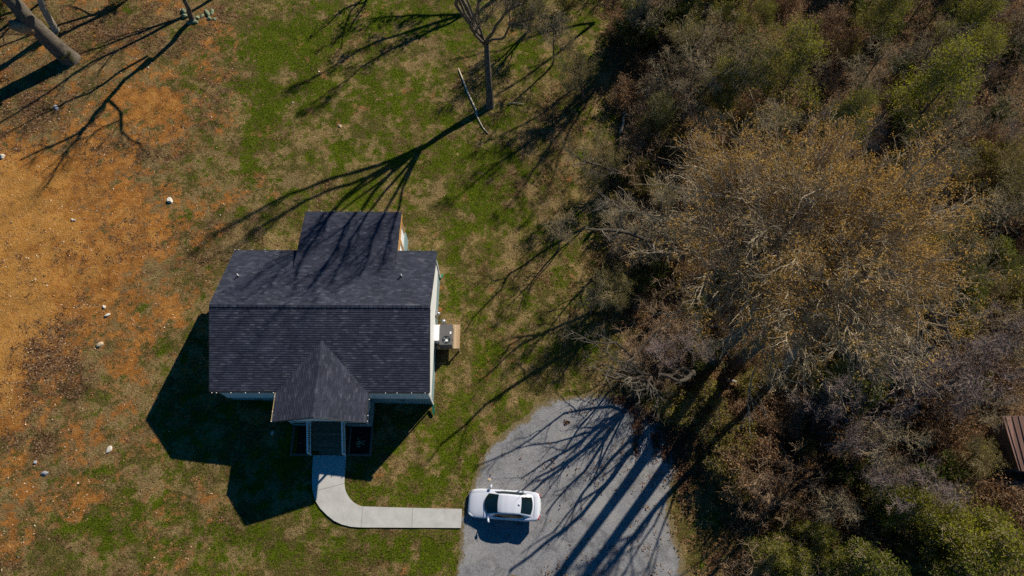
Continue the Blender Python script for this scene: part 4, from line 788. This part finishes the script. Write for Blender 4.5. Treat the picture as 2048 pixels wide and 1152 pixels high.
PR['sdark'] = make_tree(110, 'evergreen_shrub', 2.2, .04, 1.3, stems=6, n1=6, n2=6, n3=6, n4=0, leaf=L_dark, bark=B_dark, tw=B_brown, per=2, lsize=.065, ljit=.12, spread=.45, t0=.1)
PR['sbare'] = make_tree(111, 'bare_shrub', 2.4, .035, 1.5, stems=7, n1=5, n2=5, n3=5, n4=0, bark=B_brown, tw=B_brown, spread=.55, t0=.1, wob=.35, rmin=.007)
PR['sbram'] = make_tree(112, 'bramble_thicket', 1.5, .03, 1.5, stems=12, n1=6, n2=6, n3=4, n4=0, bark=B_brown, tw=B_brown, leaf=L_brown, per=1, lsize=.06, spread=.9, t0=.05, wob=.45, rmin=.008, up=-.05)
used = set()
def put(kind, u, v, s, label, cat='tree', group=None, z=None):
    P = gp(u, v); rz = random.random()*6.28
    if kind not in used: used.add(kind); r = PR[kind]; place(r, P-[0, 0, .05], rz, s); tag(r, label, cat, group); return r
    return copy_thing(PR[kind], label, cat, group, P-np.array([0, 0, .05]), rz, s)
def from_crown(u, v, z):                             # ground pixel below a crown seen at (u, v), z high
    P = above(u, v, z); x, y = proj(np.array([P[0], P[1], GX*P[0]])); return float(x), float(y)
for kind, u, v, z, s, label in [
  ('yellow', 1620, 90, 7, 1.0, 'yellow-green leafing tree at the top of the wood, left of the taller yellow one'),
  ('yellow', 1905, 165, 7, 1.15, 'widest yellow-green tree in the upper right of the wood'),
  ('yellow', 1990, 40, 7, .9, 'yellow-green tree in the top right corner'),
  ('yellow', 1730, 210, 6, .8, 'small yellow-green tree between the two yellow crowns'),
  ('green', 1480, 150, 6, 1.0, 'thinly leafed green tree right of the dark trunks at the top of the wood'),
  ('green', 1560, 330, 4, .7, 'small green tree showing through the top of the oak crown'),
  ('green', 1690, 330, 5, .8, 'small leafing tree above the oak crown'),
  ('bare', 1760, 120, 7, 1.0, 'grey bare tree between the yellow-green trees at the top'),
  ('bare', 1560, 240, 7, .85, 'grey bare tree just above the orange crown'),
  ('bare', 1890, 300, 7, 1.0, 'grey bare tree below the widest yellow-green tree'),
  ('bare', 2020, 420, 7, .95, 'grey bare tree at the right edge level with the oaks'),
  ('bare2', 1400, 130, 5, 1.0, 'dark bare tree beside the trunks at the top of the wood'),
  ('bare2', 1310, 470, 4, .8, 'dark bare tree between the lawn edge and the orange crown'),
  ('bare2', 1990, 180, 6, 1., 'dark bare tree against the upper right edge'),
  ('purple', 1885, 765, 6, 1.15, 'purplish bare tree right of the pale leaning trunk'),
  ('purple', 1990, 700, 6, 1.0, 'purplish bare tree at the right edge above the rusty shed'),
  ('purple', 1850, 955, 5, .85, 'purplish bare tree left of the rusty shed'),
  ('purple', 1690, 830, 4, .8, 'purplish bare tree below the pale leaning trunk'),
  ('bare', 1780, 880, 5, .8, 'grey bare tree between the purplish ones'),
  ('ever', 1965, 570, 4, 1.0, 'bushy evergreen at the right edge below the orange crown'),
  ('ever', 2030, 500, 4, .9, 'bushy evergreen behind the one below the orange crown'),
  ('ever', 1700, 760, 3, .75, 'small evergreen showing below the oaks'),
  ('every', 1980, 1080, 4, 1.25, 'bright bushy evergreen in the lower right corner'),
  ('every', 1840, 1030, 3, 1.0, 'bright bushy evergreen left of the corner one'),
  ('every', 1650, 1080, 2.5, .7, 'evergreen at the bottom edge right of the long shadow'),
  ('ever', 1730, 1140, 3, 1.0, 'evergreen cut by the bottom edge'),
  ('every', 1570, 1120, 3, .75, 'small bright evergreen beside the long shadow at the bottom'),
  ('ever', 1890, 1140, 3, 1.1, 'evergreen at the bottom edge below the bright bushes'),
  ('ever', 1800, 1000, 3, .8, 'bushy evergreen above the bright bushes'),
  ('ever', 2030, 1040, 4, .7, 'bushy evergreen below the rusty shed'),
  ('bare', 2015, 800, 4, .6, 'bare tree whose twigs hang over the rusty shed'), ('olive', 2035, 900, 3, .5, 'olive-leafing sapling beside the rusty shed'),
  ('orange', 1860, 480, 8, 1.0, 'orange-budded tree at the right side of the great crown'),
  ('orange', 1400, 330, 5, .75, 'small orange-budded tree at the upper left of the great crown'),
  ('orange', 1820, 620, 7, .85, 'orange-budded tree at the lower right of the great crown'),
  ('bare', 1240, 460, 4, .7, 'pale bare sapling at the lawn edge of the wood'),
  ('bare', 1120, 470, 2.5, .5, 'slim bare sapling leaning over the lawn below the orange crown'), ('bare', 1110, 60, 4, .6, 'bare sapling at the top edge between the lone tree and the wood'), ('olive', 1180, 130, 4, .6, 'olive-leafing sapling on the shaded grass near the dark trunks'), ('olive', 1060, -10, 4, .7, 'olive-leafing tree over the top edge right of the lone tree'), ('olive', 1250, 560, 3, .55, 'olive-leafing sapling at the lawn edge of the wood'), ('olive', 1230, 330, 3, .6, 'olive-leafing sapling below the heap of logs'), ('bare', 1190, 600, 2.5, .45, 'bare brown sapling at the lawn edge beside the crooked-limbed tree'),
  ('green', 1330, 240, 3, .6, 'small green tree beside the heap of logs')]:
    gu, gv_ = from_crown(u, v, z-GX*0); put(kind, gu, gv_, s, label)
# scattered understorey inside the wood
GL = {'sgreen': ('low green leafy shrub in the undergrowth of the wood', 'shrub', 'green shrubs in the undergrowth'), 'sdark': ('low dark evergreen shrub in the undergrowth of the wood', 'shrub', 'dark evergreen shrubs in the undergrowth'),
      'sbare': ('low bare twiggy shrub in the undergrowth of the wood', 'shrub', 'bare shrubs in the undergrowth'), 'sbram': ('low brown bramble thicket in the undergrowth of the wood', 'bramble', 'brown brambles in the undergrowth'),
      'bare': ('slim grey bare tree within the wood', 'tree', 'slim grey bare trees within the wood'), 'bare2': ('dark many-stemmed bare tree within the wood', 'tree', 'dark bare trees within the wood'), 'olive': ('slim tree with sparse olive leaves within the wood', 'tree', 'slim olive-leafed trees within the wood'), 'yellow': ('slim yellow-leafed tree within the wood', 'tree', 'slim yellow-leafed trees within the wood'), 'purple': ('purplish bare tree deep in the wood', 'tree', 'purplish bare trees deep in the wood')}
def where(u, v):
    if v < 250: return ' near the heap of logs' if u < 1420 else ' at the top of the wood' if u < 1700 else ' in the upper right corner of the wood'
    if v < 720: return ' at the lawn edge of the wood' if u < 1400 else ' beneath the great oak crown' if u < 1700 else ' between the oaks and the right edge'
    return ' beside the gravel' if u < 1500 else ' below the twin oaks' if u < 1750 else ' near the rusty shed'
cnt = 0; tries = 0; placed = []
while cnt < 232 and tries < 12000:
    tries += 1; u = 1090+random.random()*960; v = -60+random.random()*1230; P = gnd(u, v)
    sdist = float(poly_dist(np.array([P[0]]), np.array([P[1]]), WOOD)[0])
    if sdist > -.5: continue
    if any((P[0]-a)**2+(P[1]-b_)**2 < 1.15**2 for a, b_ in placed): continue
    if 1930 < u and 780 < v < 1010: continue
    placed.append((P[0], P[1])); q = random.random(); low = v > 700; f = float(fbm(np.array([P[0]]), np.array([P[1]]), .12, 2, 77)[0])
    kind = 'sdark' if (q < .22 and f > .45) else 'sgreen' if q < .34 else 'sbram' if (q < .50) else 'sbare' if q < .72 else ('bare' if q < .82 else 'olive' if q < .93 else 'bare2' if q < .975 else 'purple')
    if kind in ('olive', 'bare', 'bare2', 'sdark') and v > 740 and u < 1780 and random.random() < .7: kind = 'sbram'
    low_ = 1400 < u < 1680 and 560 < v < 930
    if low_ and kind[0] != 's': kind = 'sbram'
    if u > 1780 and 760 < v < 1090 and kind[0] != 's': kind = 'sbram'
    if kind in ('olive', 'bare') and v < 330 and u > 1380 and q > .80: kind = 'yellow'
    if kind in ('bare', 'bare2', 'purple', 'olive', 'yellow') and sdist > -2.5: kind = 'sbare'
    s = (.7+.8*random.random()) if kind[0] == 's' else .45+.4*random.random()
    if low_: s *= .6
    l3 = GL[kind]; put(kind, u, v, s, l3[0].replace(' within the wood', where(u, v)).replace(' in the undergrowth of the wood', where(u, v)).replace(' deep in the wood', where(u, v)), l3[1], l3[2]+where(u, v)); cnt += 1
for u, v, s, kind, lab in [(1440, 930, .95, 'sgreen', 'leafy green shrub beside the gravel at the right'), (1465, 975, .8, 'sgreen', 'second leafy green shrub down the right side of the gravel'), (1270, 380, 1.1, 'sgreen', 'yellowish-green shrub at the lawn edge left of the orange crown'), (1240, 430, .9, 'sgreen', 'green shrub at the lawn edge beside the pale sapling'), (1450, 840, .9, 'sbram', 'brown bramble nearest the gravel corner'), (1500, 880, 1.1, 'sbram', 'large brown bramble right of the gravel corner'), (1540, 830, 1.1, 'sbram', 'brown bramble below the twin oaks'), (1130, 20, .8, 'sgreen', 'green shrub at the top edge right of the lone tree'), (1060, 20, .6, 'sdark', 'dark shrub at the top edge beside the lone tree'), (240, 8, .55, 'sgreen', 'bright green bush at the top edge near the leaning tree'), (1400, 700, .9, 'sbare', 'bare shrub between the lawn edge and the twin trunks'), (1320, 700, 1.0, 'sbare', 'bare grey thicket above the gravel corner'), (1310, 750, 1.0, 'sbare', 'bare grey thicket touching the gravel corner'), (1010, 200, .25, 'sgreen', 'tuft of green at the foot of the lone tree'), (145, 120, .4, 'sdark', 'ivy clump at the foot of the massive leaning tree'), (10, 20, .8, 'sdark', 'dark shrub in the top left corner')]:
    put(kind, u, v, s, lab, 'shrub')
for kk, r in list(PR.items()):
    if kk not in used:
        for ch in list(r.children): bpy.data.objects.remove(ch)
        bpy.data.objects.remove(r)
# ------------------------------------------------------------------ rusty shed at the right edge
M['rust'] = make_boards('rusty_sheet', (.30, .165, .125), .22, 'X', .6, .35, .85)
sh = empty('old_shed', (37.6, 8.6, -2.9), 'old shed with a rusty ribbed metal roof at the right edge', 'shed')
b = MB(); zr0, zr1 = .6, -.3
Pq = [(35.1, 6.6, zr1), (41, 6.0, zr1), (41.6, 10.4, zr0), (34.35, 10.2, zr0)]
b.face(Pq); b.face([(q[0], q[1], q[2]-.05) for q in Pq][::-1])
for k in range(4): a_, c_2 = Pq[k], Pq[(k+1) % 4]; b.face([(a_[0], a_[1], a_[2]-.05), (c_2[0], c_2[1], c_2[2]-.05), c_2, a_])
ro_ = b.build('roof', M['rust'], sh)
b = MB()
for k in range(16):
    t = (k+.5)/16; p0 = np.array(Pq[0])*(1-t)+np.array(Pq[1])*t; p1 = np.array(Pq[3])*(1-t)+np.array(Pq[2])*t; b.bar(p0+[0, 0, .02], p1+[0, 0, .02], .05, .04)
b.build('ribs', M['rust'], ro_, world=False); 
b = MB(); b.hexa([(35.5, 6.9, -3.4), (40.8, 6.4, -3.6), (41.2, 9.9, -3.6), (34.8, 9.9, -3.4), (35.5, 6.9, -.36), (40.8, 6.4, -.38), (41.2, 9.9, .42), (34.8, 9.9, .42)]); b.build('wall', simple('weathered_boards', (.12, .11, .10), .85, .3, 8), sh)
tk = empty('concrete_pad', (36, 4.9, -2.8), 'bare grey slab in the shade below the rusty shed', 'slab'); b = MB(); b.hexa([(34.9, 3.6, -3.2), (39, 3.2, -3.4), (39.4, 6.0, -3.4), (35.2, 6.2, -3.2), (34.9, 3.6, -2.35), (39, 3.2, -2.4), (39.4, 6.0, -2.4), (35.2, 6.2, -2.35)]); b.build('top', simple('old_concrete', (.13, .13, .13), .9, .2, 5), tk)

# ------------------------------------------------------------------ stones, logs
def rock(u, v, sx, sy, sz, col, label, group=None, seed=0, name='stone', rz=0):
    rs = np.random.default_rng(seed+int(u*7+v)); import bmesh
    bm = bmesh.new(); bmesh.ops.create_icosphere(bm, subdivisions=2, radius=1.)
    pl = unit(rs.normal(size=(9, 3)))*1.0; dd_ = rs.random(9)*.35+.55
    for vv in bm.verts:
        c = np.array(vv.co)
        for pn, dk_ in zip(pl, dd_):
            e = c@pn-dk_
            if e > 0: c = c-pn*e
        vv.co = Vector((c[0]*sx, c[1]*sy, c[2]*sz))
    me = bpy.data.meshes.new(name); bm.to_mesh(me); bm.free(); P = gp(u, v); o = link(name, me, col); o.location = (P[0], P[1], P[2]+sz*.12); o.rotation_euler = (0, 0, rz if rz else rs.random()*3); return tag(o, label, 'stone', group)
M['rock_w'] = simple('pale_stone', (.58, .54, .47), .85, .15, 9, bmp=.4); M['rock_t'] = simple('tan_stone', (.46, .36, .24), .85, .2, 9, bmp=.4); M['rock_g'] = simple('grey_stone', (.30, .31, .34), .85, .2, 9, bmp=.4); M['rock_m'] = simple('mossy_stone', (.20, .24, .15), .9, .3, 7, bmp=.5)
for u, v, a_, b_, c_3, m_, lab in [(340, 402, .34, .28, .22, 'rock_w', 'large angular white stone on the dirt left of the lawn'), (208, 614, .17, .13, .12, 'rock_w', 'pale stone, upper one of the pair on the orange dirt'), (214, 631, .27, .16, .14, 'rock_w', 'long pale stone, lower one of the pair on the orange dirt'), (200, 690, .24, .30, .16, 'rock_t', 'tan stone below the pale pair'), (219, 900, .30, .20, .15, 'rock_w', 'broad white stone near the brown leaf patch'),
  (112, 215, .34, .20, .08, 'rock_g', 'flat bluish stone lying in a branch shadow at the upper left'), (5, 314, .30, .22, .2, 'rock_w', 'white stone cut by the left edge'), (90, 947, .26, .18, .14, 'rock_g', 'grey stone on the brown leaves at the lower left'), (70, 925, .16, .12, .1, 'rock_g', 'small grey stone above the larger grey one at the lower left'), (297, 136, .14, .12, .12, 'rock_t', 'small tan stone on the dirt between the slender and leaning trees'), (303, 126, .07, .07, .05, 'rock_w', 'small white stone beside the small tan one'), (680, 252, .16, .20, .1, 'rock_t', 'tan stone lying in the back lawn'), (145, 440, .12, .10, .09, 'rock_w', 'small white stone on the orange slope at the left'), (149, 441, .12, .10, .09, 'rock_g', 'small grey stone touching a white one on the orange slope'), (545, 866, .18, .14, .12, 'rock_w', 'pale stone in the deep shade left of the porch planter'), (126, 128, .10, .07, .06, 'rock_w', 'small pale stone under the massive leaning tree'), (128, 485, .10, .07, .06, 'rock_t', 'small tan stone on the orange slope'), (440, 430, .07, .07, .05, 'rock_w', 'tiny white stone at the left edge of the lawn'), (978, 960, .15, .12, .08, 'rock_t', 'tan stone on the gravel above the car')]:
    rock(u, v, a_, b_, c_3, M[m_], lab)
for k, (u, v, a_, b_, c_3) in enumerate([(368, 22, .30, .24, .25), (370, 32, .36, .30, .3), (388, 43, .42, .26, .26), (395, 36, .26, .2, .2), (378, 46, .3, .22, .2), (416, 27, .55, .2, .2), (424, 24, .42, .18, .18), (418, 37, .28, .26, .18), (404, 33, .3, .16, .14), (430, 38, .2, .2, .12)]):
    rock(u, v, a_, b_, c_3, M['rock_m'], 'mossy green stone heaped round the foot of the slender tree', 'mossy stones round the slender tree', k)
b = MB(); PL = [gp(*q)+[0, 0, .05] for q in [(917, 138), (925, 158), (935, 185), (951, 218), (956, 238), (966, 256), (977, 268)]]; b.tube(PL, [.04, .07, .075, .07, .06, .05, .03], 9); tag(b.build('fallen_pole', M.setdefault('bleached', simple('bleached_wood', (.62, .55, .43), .85, .2, 12)), None, True), 'long pale fallen pole lying across the grass by the lone tree', 'fallen log')
b = MB(); PL = [gp(*q)+[0, 0, .10] for q in [(1015, 209), (1030, 207), (1048, 210)]]; b.tube(PL, [.04, .05, .03], 6); tag(b.build('fallen_stick', B_pale, None, True), 'pale stick beside the foot of the lone tree', 'stick')
LG = [((1240, 270), (1250, 235), .13, .5, 'short upright pale stump end in the log heap'), ((1268, 196), (1325, 178), .08, .7, 'topmost pale pole of the log heap'), ((1255, 218), (1340, 200), .09, .6, 'long pale pole in the middle of the log heap'), ((1280, 222), (1345, 212), .08, .5, 'pale pole low in the log heap'), ((1290, 245), (1338, 222), .07, .4, 'pale pole at the bottom of the log heap'), ((1245, 232), (1300, 190), .06, .8, 'thin pale branch slanting up the log heap'), ((1315, 210), (1330, 245), .09, .3, 'dark short log at the right of the heap'),
  ((1450, 762), (1545, 786), .14, .6, 'pale fallen trunk above the brambles'), ((1492, 790), (1570, 930), .08, 1.0, 'long brown fallen branch through the brambles'), ((1500, 850), (1545, 980), .10, .8, 'brown fallen trunk at the right of the leafy shrubs'), ((1440, 845), (1470, 856), .13, .5, 'short pale log end among the brambles'), ((1640, 893), (1760, 897), .06, 1.6, 'thin pale branch lying right of the brambles'), ((1310, 410), (1345, 400), .05, 1., 'thin pale branch above the shrubs at the wood edge'), ((1730, 850), (1735, 875), .12, 2.0, 'short pale upright snag left of the purplish trees'), ((1980, 440), (2040, 385), .07, 5.0, 'pale dead branch at the right edge')]
for k, (p0, p1, r_, zz, lab) in enumerate(LG):
    rs = np.random.default_rng(k); a_ = gp(*p0)+[0, 0, zz*.5]; c_4 = gp(*p1)+[0, 0, zz]; pts = resample([a_, c_4], 7); pts[1:-1] += rs.normal(size=(5, 3))*.05; b = MB(); b.tube(pts, list(np.linspace(r_, r_*.6, 7)), 8); tag(b.build('fallen_log', B_pale if 'brown' not in lab and 'dark' not in lab else B_brown, None, True), lab, 'fallen log', 'logs and branches fallen in the wood')
# small plants in the planters
for x, y, lab in ((-14.05, 8.3, 'small pale leafy plant in the left planter bed'), (-10.4, 8.3, 'small pale leafy plant in the right planter bed')):
    r = empty('potted_plant', (x, y, .9), lab, 'plant'); rs = np.random.default_rng(int(-x)); c = rs.normal(size=(60, 3))*[.14, .14, .09]+[0, 0, .15]; v_, q_ = leaf_quads(rs, c, .06, .02, 1); link('leaves', fast_mesh('leaves', v_, q_), M.setdefault('palegreen', simple('pale_green_leaf', (.34, .38, .28), .6, .2)), r, False)
    t_ = np.stack([np.stack([np.zeros(3), c[i]*.5, c[i]]) for i in range(12)]); link('stems', fast_mesh('stems', *tubes_arrays(t_, np.full((12, 3), .006), 4)), B_brown, r, False)

# ------------------------------------------------------------------ countless small stuff
def scatter(n, ulo, uhi, vlo, vhi, A, thr, seed, soft=.35, s1=1.7):
    rs = np.random.default_rng(seed); c = np.array([gnd(ulo, vlo), gnd(uhi, vlo), gnd(uhi, vhi), gnd(ulo, vhi)]); x = rs.uniform(c[:, 0].min(), c[:, 0].max(), n); y = rs.uniform(c[:, 1].min(), c[:, 1].max(), n)
    p = samp(A, x, y)+(rs.random(n)-.5)*soft; k = (p > thr) & (poly_dist(x, y, WALKP) > .05) & ~((x > WL-.1) & (x < WR+.1) & (y > 7.3) & (y < 24)); return x[k], y[k], rs
WALKP = np.array([gnd(*q)[:2] for q in OUT+INN[::-1]])
def off_drive(x, y): return poly_dist(x, y, DRV) > -.15
# grass blades
x, y, rs = scatter(420000, -40, 1330, -30, 1160, A_grass, .42, 61); k = off_drive(x, y); x, y = x[k], y[k]; n = len(x); z = height(x, y)
a = rs.uniform(0, 6.28, n); hgt = rs.uniform(.05, .13, n); wd_ = rs.uniform(.008, .020, n); lean = rs.uniform(.02, .10, n); la = rs.uniform(0, 6.28, n)
V = np.stack([np.stack([x-np.cos(a)*wd_, y-np.sin(a)*wd_, z-.01], 1), np.stack([x+np.cos(a)*wd_, y+np.sin(a)*wd_, z-.01], 1), np.stack([x+np.cos(la)*lean, y+np.sin(la)*lean, z+hgt], 1)], 1).reshape(-1, 3)
tag(link('grass_blades', fast_mesh('grass', V, np.arange(n*3).reshape(-1, 3)), make_leaf('grass_blade', [(.030, .052, .006), (.075, .115, .012), (.15, .20, .028)], .5, .3, 0)), kind='stuff')
# dry grass stubble
x, y, rs = scatter(260000, -40, 1330, -30, 1160, A_straw-np.maximum(A_dirt, 0)*.8-np.maximum(A_grass, 0)*.6, .55, 62); k = off_drive(x, y); x, y = x[k], y[k]; n = len(x); z = height(x, y); a = rs.uniform(0, 6.28, n); L = rs.uniform(.04, .11, n); w2 = rs.uniform(.006, .014, n); h2 = rs.uniform(.01, .08, n)
V = np.stack([np.stack([x-np.sin(a)*w2, y+np.cos(a)*w2, z], 1), np.stack([x+np.sin(a)*w2, y-np.cos(a)*w2, z], 1), np.stack([x+np.cos(a)*L, y+np.sin(a)*L, z+h2], 1)], 1).reshape(-1, 3)
tag(link('dry_grass', fast_mesh('dry_grass', V, np.arange(n*3).reshape(-1, 3)), make_leaf('dry_blade', [(.11, .085, .038), (.25, .19, .09), (.40, .32, .18)], 1.2, .2, 0)), kind='stuff')
# dead leaves
def leaves_on(n, A, thr, seed, size, m, name, rng_=(-60, 1400, -40, 1170), dz=.0, far=None):
    x, y, rs = scatter(n, *rng_, A, thr, seed, .5); 
    z = height(x, y)+rs.uniform(.01, .05, len(x))+dz*rs.random(len(x)); V, Q = leaf_quads(rs, np.stack([x, y, z], 1), size, .01, 1, 1.0); return tag(link(name, fast_mesh(name, V, Q), m), kind='stuff')
leaves_on(150000, A_lit, .40, 63, .055, make_leaf('leaf_litter', [(.065, .036, .019), (.15, .080, .042), (.30, .19, .105)], 2.5, .1, 0), 'dead_leaves')
leaves_on(120000, A_lit, .30, 64, .07, L_brown, 'forest_litter', (1080, 2100, -60, 1170), .15)
# brown leaves drifted over the upper corner of the gravel
rs = np.random.default_rng(65); cs = [(1262, 812, 16, 12, 400), (1275, 850, 10, 28, 500), (1272, 895, 5, 18, 160), (1312, 880, 9, 22, 420), (1330, 905, 8, 14, 260), (1300, 835, 18, 14, 420), (1350, 905, 16, 26, 500), (1134, 845, 5, 4, 60), (1240, 800, 18, 8, 260), (1366, 950, 12, 30, 500), (1345, 870, 22, 18, 600), (1150, 980, 150, 90, 90)]
C0 = []
for u, v, su, sv, n in cs:
    for _ in range(n): q = gnd(u+rs.normal()*su*.6, v+rs.normal()*sv*.6); C0.append([q[0], q[1], q[2]+.05+rs.random()*.04])
tag(link('drifted_leaves', fast_mesh('drift', *leaf_quads(rs, np.array(C0), .07, .02, 1, .8)), make_leaf('drifted_leaf', [(.05, .026, .016), (.115, .055, .032), (.20, .11, .06)], 2, .1, 0)), kind='stuff')
# pebbles on the bare dirt and loose stone chips on the gravel
def chips(n, A, thr, seed, s0, s1, m, name, rr_, only_drive=False):
    x, y, rs = scatter(n, *rr_, A, thr, seed, .6); 
    if only_drive: k = poly_dist(x, y, DRV) < -.1-.5*rs.random(len(x)); x, y = x[k], y[k]
    n = len(x); z = height(x, y)+(.02 if only_drive else 0)+rs.uniform(-.02, .005, n); s = (s0+(s1-s0)*rs.random(n)**3)[:, None, None]
    T = np.array([[1, 0, -.3], [-.5, .87, -.3], [-.5, -.87, -.3], [0, 0, .7]])[None]+rs.normal(size=(n, 4, 3))*.25; a = rs.uniform(0, 6.28, n); c_, s_ = np.cos(a)[:, None], np.sin(a)[:, None]
    T = np.stack([T[..., 0]*c_-T[..., 1]*s_, T[..., 0]*s_+T[..., 1]*c_, T[..., 2]], -1)*s+np.stack([x, y, z], 1)[:, None]
    Q = (np.arange(n)*4)[:, None, None]+np.array([[0, 1, 3], [1, 2, 3], [2, 0, 3]])[None]; return tag(link(name, fast_mesh(name, T.reshape(-1, 3), Q.reshape(-1, 3)), m), kind='stuff')
chips(26000, A_dirt, .40, 66, .012, .09, simple('pebble', (.52, .36, .22), .9, .45, 3), 'pebbles', (-60, 520, -40, 1170))
chips(2200, A_dirt+A_lit*.6+N5*.5, .42, 70, .02, .12, simple('rubble_chip', (.66, .55, .42), .9, .35, 5), 'scattered_rubble', (-60, 520, -40, 1170))
chips(70000, A_dirt*0+1, .0, 67, .010, .035, simple('stone_chip', (.42, .41, .40), .9, .4, 5), 'gravel_chips', (890, 1400, 770, 1170), True)
# tangled twigs and brambles over the floor of the wood
rs = np.random.default_rng(68); n = 34000; c = np.array([gnd(1050, -60), gnd(2200, -60), gnd(1150, 1180), gnd(2150, 1180)]); x = rs.uniform(c[:, 0].min(), c[:, 0].max(), n); y = rs.uniform(c[:, 1].min()-1, c[:, 1].max(), n); d_ = poly_dist(x, y, WOOD)
k = (d_ < rs.uniform(-1.5, .6, n)) & (fbm(x, y, .45, 3, 71)+rs.random(n)*.3 > .48) & off_drive(x, y); x, y = x[k], y[k]; n = len(x); z0 = height(x, y); dirs = unit(rs.normal(size=(n, 3))*[1, 1, .45]); L = rs.uniform(.4, 1.6, n)[:, None]; p0 = np.stack([x, y, z0+rs.uniform(0, .9, n)], 1); sag = rs.normal(size=(n, 3))*.12
P = np.stack([p0, p0+dirs*L*.33+sag, p0+dirs*L*.66+sag+rs.normal(size=(n, 3))*.06, p0+dirs*L], 1); P[:, :, 2] = np.maximum(P[:, :, 2], z0[:, None]); Rr = rs.uniform(.004, .014, n)[:, None]*np.array([1, .9, .75, .4])
h_ = n//2; V, Q = tubes_arrays(P[:h_], Rr[:h_], 3); tag(link('brushwood', fast_mesh('brushwood', V, Q), B_brown), kind='stuff')
V, Q = tubes_arrays(P[h_:], Rr[h_:], 3); tag(link('tangled_twigs', fast_mesh('tangled_twigs', V, Q), B_grey), kind='stuff')
# leafy ground cover in the wood
rs = np.random.default_rng(69); n = 150000; x = rs.uniform(c[:, 0].min(), c[:, 0].max(), n); y = rs.uniform(c[:, 1].min()-1, c[:, 1].max(), n); k = (poly_dist(x, y, WOOD) < rs.uniform(-1, 1.2, n)) & (fbm(x, y, .35, 4, 72) > .53) & off_drive(x, y); x, y = x[k], y[k]
tag(link('ground_cover', fast_mesh('ground_cover', *leaf_quads(rs, np.stack([x, y, height(x, y)+.05+.4*rs.random(len(x))**2], 1), .055, .03, 1, .5)), L_green), kind='stuff')
